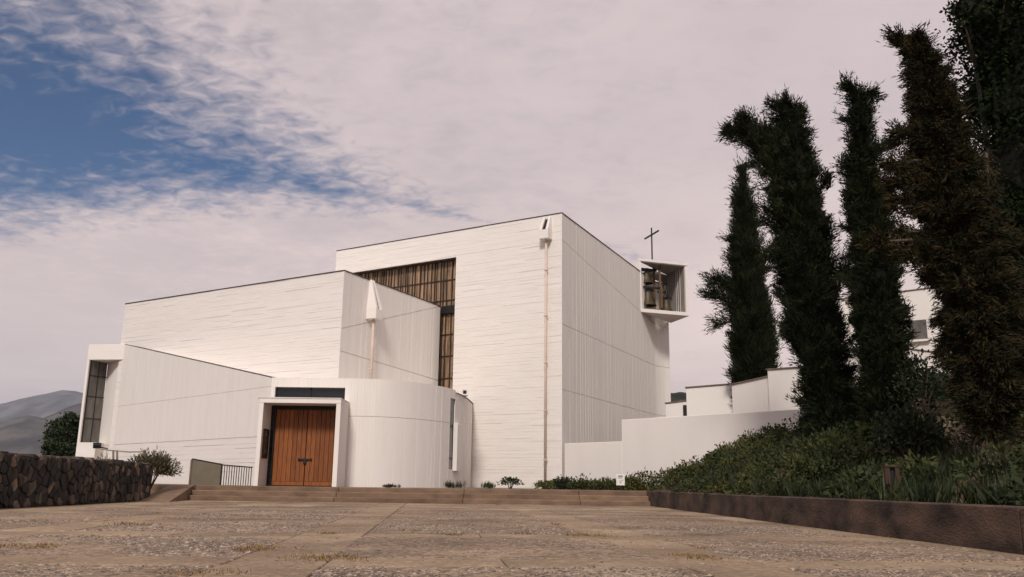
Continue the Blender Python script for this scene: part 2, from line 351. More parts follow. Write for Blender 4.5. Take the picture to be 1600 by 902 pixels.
# ================================================================== SETTING
PZ = 0.47                                             # platform level above the plaza
def wall_x(Y): return 4.58 + (28.8 - Y) * (5.18 - 4.55) / (28.81 - 9.04)     # face of the planter's retaining wall
def fbm(x, y, seed=0.0):
    return (math.sin(x * 1.3 + seed) * math.cos(y * 1.1 - seed * 2) + 0.5 * math.sin(x * 2.9 + y * 2.1 + seed * 3) + 0.25 * math.sin(x * 6.1 - y * 5.3 + seed))
def hill_z(x, y):
    e = x - wall_x(min(y, 30)) - 0.3
    z = 0.42 + 0.02 * max(0, e)
    k = min(1, max(0, (y - 16) / 9)); e2 = max(0, e - 1.1 + 0.75 * k)
    z += (0.33 + 0.09 * k) * min(e2, 9) + 0.20 * max(0, min(e2 - 9, 30)) + 0.1 * max(0, e2 - 39)
    return z + 0.05 * fbm(x * 0.8, y * 0.8) * min(1, max(0, e))
# far ground
g = MB(); N = 48
ring = [0.0, 40, 200, 1000, 4000, 14000]
g.v.append((0, 40, -0.06))
for r_ in ring[1:]:
    for j in range(N): a = 2 * math.pi * j / N; g.v.append((r_ * math.cos(a), 40 + r_ * math.sin(a), -0.06))
for j in range(N): g.f.append((0, 1 + j, 1 + (j + 1) % N))
for i in range(len(ring) - 2):
    for j in range(N): g.f.append((1 + i * N + j, 1 + (i + 1) * N + j, 1 + (i + 1) * N + (j + 1) % N, 1 + i * N + (j + 1) % N))
struct(g.build('ground', material('dry_valley_ground', (0.11, 0.09, 0.055), (0.06, 0.06, 0.035), 0.95, 0.01, 8, coords='World')))
# hillside to the right of the planter wall
h = MB(); xs = [0, .3, .6, 1, 1.4, 1.8, 2.3, 3, 3.8, 4.6, 5.5, 6.5, 7.5, 9, 11, 14, 18, 25, 35, 50, 80]; ys = [-10 + 1.5 * i for i in range(74)]
for y in ys:
    for k, e in enumerate(xs):
        x = wall_x(min(y, 30)) + 0.28 + e
        if k == 0: h.v.append((x, y, 0.40))
        else: h.v.append((x, y, hill_z(x, y)))
for i in range(len(ys) - 1):
    for k in range(len(xs) - 1): a = i * len(xs) + k; h.f.append((a, a + 1, a + 1 + len(xs), a + len(xs)))
struct(h.build('hillside', 'soil', smooth=True), 'bare brown soil slope rising under the cypress trees')
# mountains
def mountain(name, u0, u1, Y, prof, depth, colour, seed, rough_):
    """a ridge as a height field: prof gives the skyline (photo pixel) that it was measured from"""
    pts = [atY(u, v, Y) for u, v in prof]; xs_ = np.array([p.x for p in pts]); zs_ = np.array([p.z for p in pts])
    nx, ny = 150, 26; x0, x1 = xs_[0], xs_[-1]; vs_ = []; fs_ = []
    rg = np.random.default_rng(seed); ph = rg.uniform(0, 6.28, 40); fr = rg.uniform(1.5, 60, 40)
    for j in range(ny):
        t = j / (ny - 1); prof_t = math.sin(math.pi * min(1, t * 1.0)) ** 0.8 if t < 0.5 else math.cos(math.pi * (t - 0.5)) ** 0.8 if t < 0.999 else 0
        for i in range(nx):
            x = x0 + (x1 - x0) * i / (nx - 1); z = np.interp(x, xs_, zs_)
            s = i / (nx - 1) * 20
            spur = sum(math.sin(s * fr[k] * 0.12 + ph[k] + 3.5 * t * math.sin(ph[k] * 3)) / (1 + fr[k] * 0.15) for k in range(24))
            zz = z * prof_t * (1 + rough_ * spur * (0.25 + 0.75 * abs(t - 0.5) * 2))
            vs_.append((x * (1 + (t - 0.5) * depth / Y), Y + (t - 0.5) * depth, max(zz, -5)))
    for j in range(ny - 1):
        for i in range(nx - 1): a = j * nx + i; fs_.append((a, a + 1, a + nx + 1, a + nx))
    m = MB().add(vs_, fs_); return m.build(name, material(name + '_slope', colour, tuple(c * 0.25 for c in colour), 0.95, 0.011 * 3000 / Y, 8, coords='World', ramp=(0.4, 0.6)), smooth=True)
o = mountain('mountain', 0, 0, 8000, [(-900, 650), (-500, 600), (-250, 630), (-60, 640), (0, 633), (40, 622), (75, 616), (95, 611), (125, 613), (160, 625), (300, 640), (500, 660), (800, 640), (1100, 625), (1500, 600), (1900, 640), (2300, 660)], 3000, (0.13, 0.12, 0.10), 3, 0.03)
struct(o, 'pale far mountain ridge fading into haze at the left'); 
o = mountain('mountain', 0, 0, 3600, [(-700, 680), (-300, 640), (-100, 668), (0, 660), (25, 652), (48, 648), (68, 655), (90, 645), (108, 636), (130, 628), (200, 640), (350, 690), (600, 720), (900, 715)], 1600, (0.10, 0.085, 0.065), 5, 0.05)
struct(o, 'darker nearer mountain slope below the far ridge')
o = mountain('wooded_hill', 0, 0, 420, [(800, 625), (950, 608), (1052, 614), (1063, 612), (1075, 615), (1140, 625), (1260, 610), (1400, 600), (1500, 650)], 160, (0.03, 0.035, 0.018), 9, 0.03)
struct(o, 'dark wooded hill showing behind the low white annex')

# plaza: bedding sheet, aggregate panels, smooth strips
bed = MB().prism([(-30, -9), (5.2, -9), (5.0, 28.9), (-30, 28.9)], -0.05, -0.022)
plaza = bed.build('plaza', 'soil'); struct(plaza, 'worn paved plaza of aggregate panels between smooth concrete strips')
gd = dirn(-4.9); gx = Vector((gd.y, -gd.x, 0)); g0 = Vector((-1.75, 6.1, 0))
def gpt(a, b): return g0 + gx * a + gd * b
PIT, SW = 3.65, 0.78
def add_slab(a0, a1, b0, b1, mat, name):
    ps = [gpt(a0, b0), gpt(a1, b0), gpt(a1, b1), gpt(a0, b1)]
    poly = [(p.x, p.y) for p in ps]
    poly = clip(poly, 0, -1, 28.66)                        # stop at the steps
    if len(poly) > 2: k = (5.18 - 4.55) / (28.81 - 9.04); poly = clip(poly, -1, -k, 4.57 + 28.8 * k)   # stop at the planter wall
    if len(poly) > 2: poly = clip(poly, 1, 0, 16.0)
    if len(poly) < 3 or abs(area(poly)) < 0.02: return
    if area(poly) < 0: poly = poly[::-1]
    cx = sum(p[0] for p in poly) / len(poly); cy = sum(p[1] for p in poly) / len(poly)
    z = random.uniform(-0.004, 0.004); tx, ty = random.uniform(-.0012, .0012), random.uniform(-.0012, .0012)
    n = len(poly); ch = 0.012
    low = [(x, y, -0.03) for x, y in poly]; mid_ = [(x, y, z - 0.008 + tx * (x - cx) + ty * (y - cy)) for x, y in poly]
    top = []
    for x, y in poly:
        d = math.hypot(x - cx, y - cy); q = 1 - ch / max(d, .05); top.append((cx + (x - cx) * q, cy + (y - cy) * q, z + tx * (x - cx) + ty * (y - cy)))
    fs = [tuple(range(2 * n, 3 * n))]
    for i in range(n):
        j = (i + 1) % n; fs += [(i, j, n + j, n + i), (n + i, n + j, 2 * n + j, 2 * n + i)]
    MB().add(low + mid_ + top, fs).build(name, mat, plaza)
joint_pts = []
for ia in range(-4, 3):
    for ib in range(-4, 7):
        ca, cb = ia * PIT, 1.2 + ib * PIT                  # strip crossing centres
        G = 0.005; hs = SW / 2
        add_slab(ca - hs + G, ca + hs - G, cb - hs + G, cb + hs - G, 'smooth', 'strip_slab')
        nseg = 2; L = (PIT - SW) / nseg
        for k in range(nseg):
            add_slab(ca - hs + G, ca + hs - G, cb + hs + k * L + G, cb + hs + (k + 1) * L - G, 'smooth', 'strip_slab')
            add_slab(ca + hs + k * L + G, ca + hs + (k + 1) * L - G, cb - hs + G, cb + hs - G, 'smooth', 'strip_slab')
        add_slab(ca + hs + G, ca + PIT - hs - G, cb + hs + G, cb + PIT - hs - G, 'aggregate', 'aggregate_panel')
# platform paving behind the steps
pf = MB().prism([(-24, 29.75), (4.6, 29.75), (4.7, 31), (9, 60), (-24, 60)], -0.02, PZ - 0.004)
struct(pf.build('platform', 'concrete'), 'raised concrete landing in front of the church')
# steps: three cast rows in separate lengths
steps = empty('steps', (-3, 28.7, 0)); struct(steps, 'three low brown concrete steps leading up to the church')
cuts = [-10.42, -5.66, -1.5, 2.3, 4.57]
for k in range(3):
    for i in range(4):
        x0, x1 = cuts[i] + 0.004, cuts[i + 1] - 0.004
        y0 = 28.70 + 0.36 * k; zt = PZ / 3 * (k + 1) + random.uniform(-.006, .006)
        y1 = 29.76 if k == 2 else y0 + 0.42
        m = MB().prism([(x0, y0 + random.uniform(-.01, .01)), (x1, y0 + random.uniform(-.01, .01)), (x1, y1), (x0, y1)], (-0.04 if k == 0 else PZ / 3 * k - 0.05), zt)
        under(steps, m).build('step_block', 'stepc', steps, bevel=0.022)
# planter retaining wall in cast lengths, with a slightly wider cap edge
rw = empty('planter_wall', (4.9, 18, 0)); tag(rw, 'long low stained brown concrete retaining wall along the planted slope', 'wall')
yy = [29.9, 25.2, 21.2, 17.3, 13.2, 9.1, 5.0, 0.8, -3.5]
for a, b in zip(yy[:-1], yy[1:]):
    xa, xb = wall_x(a), wall_x(b); zt = PZ + random.uniform(-.006, .008)
    m = MB().prism([(xa, a - .005), (xb, b + .005), (xb + 0.30, b + .005), (xa + 0.30, a - .005)], -0.04, zt)
    under(rw, m).build('wall_panel', 'retain', rw, bevel=0.015)

# ================================================================== CHURCH
church = empty('church_building', (-5, 36, PZ)); tag(church, 'white board-marked concrete church of angular blocks with a wooden door', 'church')
FD, SD, LD = dirn(-58.4), dirn(25.5), dirn(-45.3)
BZ = PZ - 0.1
W0 = flat(atY(425, 590, 31.5)); W1p = on_plane(195, 538, W0, LD); ZW1 = W1p.z; W1_ = flat(W1p); W2_ = flat(on_plane(169, 566, W0, LD))
ZD = atY(425, 590, 31.5).z                                # top of drum 4.3
NCp = on_plane(538, 423, W1_, FD); NC = flat(NCp); ZN = NCp.z
NL = flat(on_plane(193, 500, W1_, FD))
NS = flat(on_plane(688, 484, NC, SD))
MCp = on_plane(878, 333, NS, FD); MC = flat(MCp); ZM = MCp.z; ML = flat(on_plane(526, 392, NS, FD))
CH = church
def part(mb, name, mat, parent=None, **k):
    under(CH, mb); return mb.build(name, mat, parent or CH, **k)
# ---- main hall
f_main, Lm, dm, nm = plane_map(MC, ML)
def s_of(u, v): p = flat(on_plane(u, v, MC, FD)); return (p - MC).dot(dm)
sR = s_of(712.8, 401.6); sL = s_of(558.5, 425) + 0.7; ZG = on_plane(712.8, 401.6, MC, FD).z
def mpt(s, t): p = MC + dm * s + SD * t; return (p.x, p.y)
wall_end = [MC, MC + SD * 14.3]
e0 = wall_end[1]; ang = 25.5; q = e0
for k in range(6):
    ang += 6.0; q = q + dirn(ang) * 0.27; wall_end.append(q.copy())
f_side, Ls, accs = curve_map(wall_end, -1)
I_ = 0.035
def inn(p, a, b): return (p[0] + a[0] + b[0], p[1] + a[1] + b[1])
si = -nm * I_; sn = Vector(f_side(1, 0, -I_)) - Vector(f_side(1, 0, 0))
mc_in = MC + si + sn * 1.0
low = [tuple((MC + si + sn)[:2])] + [f_side(a, 0, -I_)[:2] for a in accs[1:]]
back = [mpt(Lm, 15.5)]
front_l = [tuple((ML + si - dm * I_)[:2])]
def fr(s, d): p = MC + dm * s - nm * d; return (p.x, p.y)
lower = low + back + front_l + [fr(sL, I_), fr(sL, 0.6), fr(sR, 0.6), fr(sR, I_)]
upper = low + back + front_l
m = MB().prism(lower, BZ, ZG).prism(upper, ZG, ZM - 0.04)
hall = part(m, 'main_hall', 'white')
regs = [rect(0, sR, BZ, ZM), rect(sR, sL, ZG, ZM), rect(sL, Lm, BZ, ZM)]
fw = part(boards(MB(), regs, (0, Lm, BZ, ZM), 'h', (0.11, 0.17), (1.0, 2.8), f_main, 0.006, 0.06, seed=3, cw_=0.010), 'front_wall', 'white_h', hall, fix=False); fw['kind'] = 'stuff'
def s_side(u, v):
    p = flat(on_plane(u, v, MC, SD)); return (p - MC).length
zdiag0, zdiag1 = on_plane(879, 375, MC, SD).z, on_plane(1002, 488, MC, SD).z
z2, z3 = on_plane(879, 506.6, MC, SD).z, on_plane(880, 609, MC, SD).z
sd1 = s_side(1002, 488)
regs = split_regions([rect(0, Ls, BZ, ZM)], [((0, zdiag0), (sd1, zdiag1)), ((0, z2), (Ls, z2)), ((0, z3), (Ls, z3))], 0.022)
sw = part(boards(MB(), regs, (0, Ls, BZ, ZM), 'v', (0.10, 0.19), (30, 40), f_side, 0.004, 0.02, seed=5, cw_=0.006), 'side_wall', 'white_v', hall, fix=False); sw['kind'] = 'stuff'
def flashing(fmap, s0, s1, z, parent, step=None, h=0.045, over=0.02):
    m = MB(); n = 1 if not step else max(1, int((s1 - s0) / step)); ss = [s0 + (s1 - s0) * i / n for i in range(n + 1)]
    for a, b in zip(ss[:-1], ss[1:]):
        vs = [fmap(s, zz, o) for zz in (z - 0.012, z - 0.012 + h) for s, o in ((a, over), (b, over), (b, -0.25), (a, -0.25))]
        m.add(vs, [(0, 3, 2, 1), (4, 5, 6, 7), (0, 1, 5, 4), (1, 2, 6, 5), (2, 3, 7, 6), (3, 0, 4, 7)])
    return part(m, 'roof_flashing', 'flash', parent)
flashing(f_main, 0, Lm, ZM, hall); flashing(f_side, 0.0, Ls, ZM, hall, 1.0)
# ---- clerestory window
win = empty('clerestory_window'); win.parent = CH; win['label'] = 'tall amber glazed window with dark bars set into the main hall'
zb = [BZ + 4.4]
zs_up = [on_plane(711, 465, MC, FD).z, on_plane(711, 433, MC, FD).z]
zband = [on_plane(708, 487, MC, FD).z, on_plane(708, 475, MC, FD).z]
zs_lo = [on_plane(708, v, MC, FD).z for v in (589, 553.6, 519.5)]
ncol = 22; cwid = (sL - sR) / ncol
def wpart(mb, name, mat): under(CH, mb); return mb.build(name, mat, win)
GD = 0.40
def wbox(s0, s1, za, zc, d0, d1):
    vs = [f_main(s, z, -d) for d in (d0, d1) for s, z in ((s0, za), (s1, za), (s1, zc), (s0, zc))]
    return MB().add(vs, [(0, 1, 2, 3), (7, 6, 5, 4), (0, 4, 5, 1), (1, 5, 6, 2), (2, 6, 7, 3), (3, 7, 4, 0)])
rr = random.Random(12)
edges = [sR]
while edges[-1] < sL - 0.12: edges.append(edges[-1] + rr.choice((0.12, 0.16, 0.20, 0.26, 0.32)))
edges[-1] = sL
for c in range(len(edges) - 1):
    rows = [zband[1], zs_up[0], zs_up[1], ZG]
    for a, b in zip(rows[:-1], rows[1:]): wpart(wbox(edges[c] + .012, edges[c + 1] - .012, a + .015, b - .015, GD, GD + .02), 'pane', 'amber')
    if edges[c] - sR < 1.7:
        rows = [3.9] + zs_lo + [zband[0]]
        for a, b in zip(rows[:-1], rows[1:]): wpart(wbox(edges[c] + .012, edges[c + 1] - .012, a + .015, b - .015, GD, GD + .02), 'pane', 'amber')
    wpart(wbox(edges[c] - .012 * rr.uniform(.5, 2.2), edges[c] + .012 * rr.uniform(.5, 2.2), 3.9 if edges[c] - sR < 1.7 else zband[1], ZG, GD - .06, GD + .03), 'mullion', 'bar')
for z in zs_up: wpart(wbox(sR, sL, z - .022, z + .022, GD - .05, GD + .012), 'transom', 'bar')
for z in zs_lo: wpart(wbox(sR, sR + 1.9, z - .02, z + .02, GD - .05, GD + .012), 'transom', 'bar')
wpart(wbox(sR, sR + 1.9, zband[0], zband[1], GD - .16, GD + .05), 'transom_beam', 'black')
wpart(wbox(sR - .02, sL, ZG - .05, ZG + .002, GD - .30, GD + .05), 'head_bar', 'bar')
# ---- nave block
f_nf, Lnf, dnf, nnf = plane_map(NC, NL); f_ns, Lns, dns, nns = plane_map(NC, NS)
def ip(p, *ns): 
    for n in ns: p = p - n * I_
    return (p.x, p.y)
nave = part(MB().prism([ip(NC, nnf, nns), ip(NS - dns * 0.1, nns), ip(NL + SD * (Lns - 0.02)), ip(NL - dnf * I_, nnf)], BZ, ZN - 0.04), 'nave', 'white')
b_ = part(boards(MB(), [rect(0, Lnf, BZ, ZN)], (0, Lnf, BZ, ZN), 'h', (0.10, 0.16), (0.9, 2.6), f_nf, 0.006, 0.07, seed=8, cw_=0.012), 'front_wall', 'white_h', nave, fix=False); b_['kind'] = 'stuff'
def z_ns(u, v): p = on_plane(u, v, NC, SD); return ((flat(p) - NC).length, p.z)
regs = split_regions([rect(0, Lns, BZ, ZN)], [(z_ns(589, 501), z_ns(684, 479.6)), (z_ns(576.6, 562), z_ns(686, 595))], 0.03)
b_ = part(boards(MB(), regs, (0, Lns, BZ, ZN), 'v', (0.09, 0.17), (30, 40), f_ns, 0.004, 0.03, seed=9, cw_=0.007), 'side_wall', 'white_v', nave, fix=False); b_['kind'] = 'stuff'
flashing(f_nf, 0, Lnf, ZN, nave); flashing(f_ns, 0, Lns, ZN, nave)
# ---- left wing with a sloping top
f_lw, Llw, dlw, nlw = plane_map(W0, W1_); L2 = (W2_ - W0).length
zlow = 2.22; zj = 4.0
N0 = NC + FD * 3.2
def toplw(s): return ZD + (ZW1 - ZD) * s / Llw
ztl = atY(143, 563, 41.7).z                              # underside of the lintel
core = [tuple((W0 - nlw * I_)[:2]), tuple((W1_ - nlw * I_)[:2]), tuple((W2_ - nlw * I_)[:2]), tuple((NL + SD * 0.6)[:2]), tuple((N0 + SD * 0.6)[:2])]
m = MB().prism([core[0], core[1], core[3], core[4]], BZ, [ZD - .03, ZW1 - .03, ZW1 - .03, ZD - .03])
m.prism([core[1], core[2], (W2_.x + 1.2, W2_.y + 1.4), (W1_.x + .5, W1_.y + 1.5)], BZ, ztl + .1)
wing = part(m, 'side_wing', 'white')
up = [(0, zlow), (Llw, zlow), (Llw, ZW1), (0, ZD)]
regs = split_regions([up], [((0, zj), (Llw, zj))], 0.010) + [rect(Llw, L2, zlow, ztl + .05)]
b_ = part(boards(MB(), regs, (0, L2, zlow, ZW1), 'v', (0.12, 0.2), (30, 40), f_lw, 0.003, 0.02, seed=15, cw_=0.006), 'upper_wall', 'white_v', wing, fix=False); b_['kind'] = 'stuff'
b_ = part(boards(MB(), [rect(0, L2, BZ, zlow - 0.02)], (0, L2, BZ, zlow - 0.02), 'h', (0.14, 0.22), (2.5, 5), f_lw, 0.006, 0.12, seed=16, cw_=0.014), 'lower_wall', 'white_h', wing, fix=False); b_['kind'] = 'stuff'
TL = flat(atY(139, 539, W1_.y + 0.25)); td = (TL - W1_).normalized(); tn = Vector((td.y, -td.x, 0)); tn = tn if tn.y > 0 else -tn
def tp(a, b): p = W1_ + td * a + tn * b; return (p.x, p.y)
LT = (TL - W1_).length
part(MB().prism([tp(-0.02, -.01), tp(LT, -.01), tp(LT, 1.6), tp(0.2, 1.6)], ztl, ZW1 + .003), 'lintel', 'white_h', wing, bevel=0.01)
part(MB().prism([tp(LT - .12, 0), tp(LT - .004, 0), tp(LT - .004, 1.5), tp(LT - .12, 1.5)], 2.30, ztl - .002), 'jamb', 'white', wing)
part(MB().prism([tp(0.9, 0.0), tp(LT, 0.0), tp(LT, 1.5), tp(0.9, 1.5)], BZ, 2.31), 'sill_wall', 'white_h', wing)
ZC = 0.02
cwn = empty('corner_window'); cwn.parent = CH; cwn['label'] = 'tall narrow grey corner window under the wing lintel'
G0 = Vector((*tp(LT - .14, 0.12), 0)); G1 = W2_ + Vector((-.02, .02, 0)); gdir = (G1 - G0).normalized(); gL = (G1 - G0).length; gn = Vector((gdir.y, -gdir.x, 0))
zr = [2.31, 3.45, 4.5, 5.5, ztl]
for a, b in zip(zr[:-1], zr[1:]):
    c = G0 + gdir * gL / 2; mm = MB().box((c.x, c.y, (a + b) / 2), (gL - .06, .02, b - a - .05), gdir); under(CH, mm).build('pane', 'greyglass', cwn)
    c2 = c + gn * .0; mm = MB().box((c2.x, c2.y, a + .01), (gL, .05, .05), gdir); under(CH, mm).build('transom', 'bar', cwn)
mm = MB().box((G0.x, G0.y, (zr[0] + zr[-1]) / 2), (.05, .06, zr[-1] - zr[0]), gdir); under(CH, mm).build('window_post', 'black', cwn)
mm = MB().box((G0.x + gdir.x * gL * .5, G0.y + gdir.y * gL * .5, (zr[0] + zr[-1]) / 2), (.03, .06, zr[-1] - zr[0]), gdir); under(CH, mm).build('window_post', 'black', cwn)
flashing(lambda s, z, o=0: f_lw(s, toplw(min(s, Llw)) + (z - 100), o), 0, Llw, 100, wing, 0.6, 0.022, 0.004)
# ---- entrance drum
FY = 31.5
curve = [W0, Vector((-6.9, FY, 0)), Vector((-5.7, FY, 0))] + smooth_curve([(-5.7, 31.5), (-4.75, 31.62), (-3.85, 32.2), (-3.05, 33.15), (-2.5, 34.2), (-2.15, 35.4), (-1.92, 37.0), (-1.80, 38.6), (-1.74, 40.05)], 7)[1:]
f_d, Ld, accd = curve_map(curve, -1)
def s_drum(u):
    best = min((abs((lambda p: 800 + 0)(0)), 0),)
    bs, be = 0, 1e9
    for i in range(2000):
        s = Ld * i / 1999; p = Vector(f_d(s, 2.5)); d = p - O; k = FPX / d.dot(cw); uu = 800 + d.dot(cr) * k
        if p.y < 36.5 and abs(uu - u) < be: be = abs(uu - u); bs = s
    return bs
DI = 0.25
dcore = [f_d(s, 0, -DI + .01)[:2] for s in accd[:-1]] + [f_d(Ld, 0, -DI)[:2], tuple((NS + Vector((0.3, -.3, 0)))[:2]), tuple((NC + SD * 3)[:2]), tuple((N0 + SD * 0.3)[:2]), (W0.x + .02, W0.y + .6)]
drum = part(MB().prism(dcore, BZ, ZD - 0.25), 'entrance_drum', 'white')
p_ = atY(430, 604.5, FY); q_ = atY(538.5, 624, FY)
wa, wb_, wz0, wz1 = p_.x - W0.x, q_.x - W0.x, 3.25, p_.z
s1_, s2_ = s_drum(702.5), s_drum(710); sz0, sz1 = 1.18, 3.95
ztr = ZD - 0.12
regs = [rect(0, wa, BZ, ZD), rect(wa, wb_, BZ, wz0), rect(wa, wb_, wz1, ZD), rect(wb_, s1_, BZ, ZD), rect(s1_, s2_, BZ, sz0), rect(s1_, s2_, sz1, ZD), rect(s2_, Ld, BZ, ztr)]
zjd = atY(600, 652, 31.8).z
def cutz(rs):
    return split_regions(rs, [((0, zjd), (Ld, zjd))], 0.012)
b_ = part(boards(MB(), regs[:3] + cutz(regs[3:4]) + regs[4:], (0, Ld, BZ, ZD), 'v', (0.09, 0.14), (30, 40), f_d, 0.005, 0.02, depth=DI, seed=21, cw_=0.006), 'curved_wall', 'white_v', drum, fix=False); b_['kind'] = 'stuff'
# parapet cap on the right-hand end, rain outlet beside the main hall
m = MB(); ss = [s2_ + .05 + (Ld - s2_ - .05) * i / 10 for i in range(11)]
for a, b in zip(ss[:-1], ss[1:]):
    vs = [f_d(s, z, o) for z in (ztr + .002, ztr + .035) for s, o in ((a, .03), (b, .03), (b, -.25), (a, -.25))]
    m.add(vs, [(0, 3, 2, 1), (4, 5, 6, 7), (0, 1, 5, 4), (1, 2, 6, 5), (2, 3, 7, 6), (3, 0, 4, 7)])
part(m, 'parapet_cap', 'flash', drum)
so = s_drum(733); po = Vector(f_d(so, ztr + .16, 0.05))
ol = part(MB().box(po, (.24, .5, .26), (1, .1, 0)).box(po + Vector((0, -.15, -.1)), (.30, .24, .05), (1, .1, 0)), 'rain_outlet', 'white', drum)
part(MB().box(po + Vector((.01, -.256, .01)), (.14, .012, .14), (1, .1, 0)), 'outlet_hole', 'black', drum)
# transom window above the porch
tw = empty('transom_window'); tw.parent = CH; tw['label'] = 'low dark horizontal window just above the porch roof'
xm = (p_.x + q_.x) / 2
for a, b in ((p_.x, xm), (xm, q_.x)):
    mm = MB().box(((a + b) / 2, FY + .19, (wz0 + wz1) / 2), (b - a - .05, .02, wz1 - wz0 - .04)); under(CH, mm).build('pane', 'darkglass', tw)
for x in (p_.x + .015, xm, q_.x - .015):
    mm = MB().box((x, FY + .17, (wz0 + wz1) / 2), (.035, .07, wz1 - wz0 - .002)); under(CH, mm).build('window_bar', 'black', tw)
# slit window and its white baffle
sl = empty('slit_window'); sl.parent = CH; sl['label'] = 'narrow dark vertical window slit in the curved wall'
vs = [f_d(s, z, -.18) for s, z in ((s1_ - .02, sz0), (s2_ + .02, sz0), (s2_ + .02, sz1), (s1_ - .02, sz1))]
for i, (a, b) in enumerate(((sz0, 1.6), (1.6, 2.85), (2.85, sz1))):
    vs = [f_d(s, z, o) for o in (-.035, -.06) for s, z in ((s1_ - .02, a + .02), (s2_ + .02, a + .02), (s2_ + .02, b - .02), (s1_ - .02, b - .02))]
    mm = MB().add(vs, [(0, 1, 2, 3), (7, 6, 5, 4), (0, 4, 5, 1), (1, 5, 6, 2), (2, 6, 7, 3), (3, 7, 4, 0)]); under(CH, mm).build('pane', 'darkglass' if i == 2 else 'greyglass', sl)
for z in (1.6, 2.85):
    vs = [f_d(s, zz, o) for o in (-.012, -.07) for s, zz in ((s1_, z - .03), (s2_, z - .03), (s2_, z + .03), (s1_, z + .03))]
    mm = MB().add(vs, [(0, 1, 2, 3), (7, 6, 5, 4), (0, 4, 5, 1), (1, 5, 6, 2), (2, 6, 7, 3), (3, 7, 4, 0)]); under(CH, mm).build('window_bar', 'black', sl)
sb0, sb1 = s_drum(708.8), s_drum(716.5)
vs = [f_d(s, z, o) for o in (.16, -.02) for s, z in ((sb0, 1.12), (sb1, 1.12), (sb1, 2.98), (sb0, 2.98))]
part(MB().add(vs, [(0, 1, 2, 3), (7, 6, 5, 4), (0, 4, 5, 1), (1, 5, 6, 2), (2, 6, 7, 3), (3, 7, 4, 0)]), 'baffle_panel', 'white', bevel=.008)
# ---- porch and door
xl = atY(400, 700, 30).x; xr = atY(529, 700, 30).x; zpt = atY(466, 622.5, 30).z
porch = empty('porch'); porch.parent = CH; porch['label'] = 'shallow white box porch around the wooden door'
def pb(x0, x1, y0, y1, z0, z1, name, mat='white', par=porch, bevel=.008):
    mm = MB().box(((x0 + x1) / 2, (y0 + y1) / 2, (z0 + z1) / 2), (x1 - x0, y1 - y0, z1 - z0)); under(CH, mm); return mm.build(name, mat, par, bevel=bevel)
pb(xl, xl + .15, 30, 31.49, BZ, zpt - .17, 'side_panel'); pb(xr - .16, xr, 30, 31.49, BZ, zpt - .17, 'side_panel')
pb(xl, xr, 29.995, 31.49, zpt - .168, zpt, 'lintel'); pb(xl - .10, xr + .01, 29.97, 31.49, zpt + .002, zpt + .028, 'roof_edge', 'white', bevel=0)
door = empty('entrance_door'); door.parent = CH; door['label'] = 'double door of orange brown upright boards'
dy = 31.05; dl = atY(428, 700, dy).x; dr_ = xr - .16 - .02; dz1 = zpt - .30
pb(xl + .152, dl - .005, dy, dy + .06, PZ, zpt - .17, 'side_light', 'darkglass', door, 0)
pb(dl - .045, dl - .002, dy - .05, dy + .1, PZ, zpt - .17, 'door_frame', 'black', door, 0)
pb(dl, dr_, dy - .03, dy + .1, dz1 + .004, zpt - .17, 'door_frame', 'black', door, 0)
pb(dl, xr - .161, dy + .09, dy + .12, PZ, dz1, 'door_back', 'black', door, 0)
dr2 = dr_ - .05; npl = 7; half = (dr2 - dl) / 2
for leaf in (0, 1):
    x0 = dl + leaf * (half + .01); wpl = (half - .01) / npl
    for k in range(npl):
        pb(x0 + k * wpl + .004, x0 + (k + 1) * wpl - .004, dy + random.uniform(0, .010), dy + .07, PZ + .16, dz1, 'plank', 'wood', door, .006)
    pb(x0 + .004, x0 + half - .014, dy - .012, dy + .07, PZ + .02, PZ + .155, 'kick_board', 'wood', door, .006)
xc = dl + half
pb(xc - .24, xc + .24, dy - .05, dy - .012, 1.36, 1.42, 'lock_bar', 'black', door, .006)
pb(xc - .05, xc + .05, dy - .07, dy - .02, 1.24, 1.40, 'padlock', 'black', door, .01)
for x in (xc - .24, xc + .21): pb(x, x + .03, dy - .06, dy - .0, 1.34, 1.44, 'bolt_staple', 'black', door, 0)
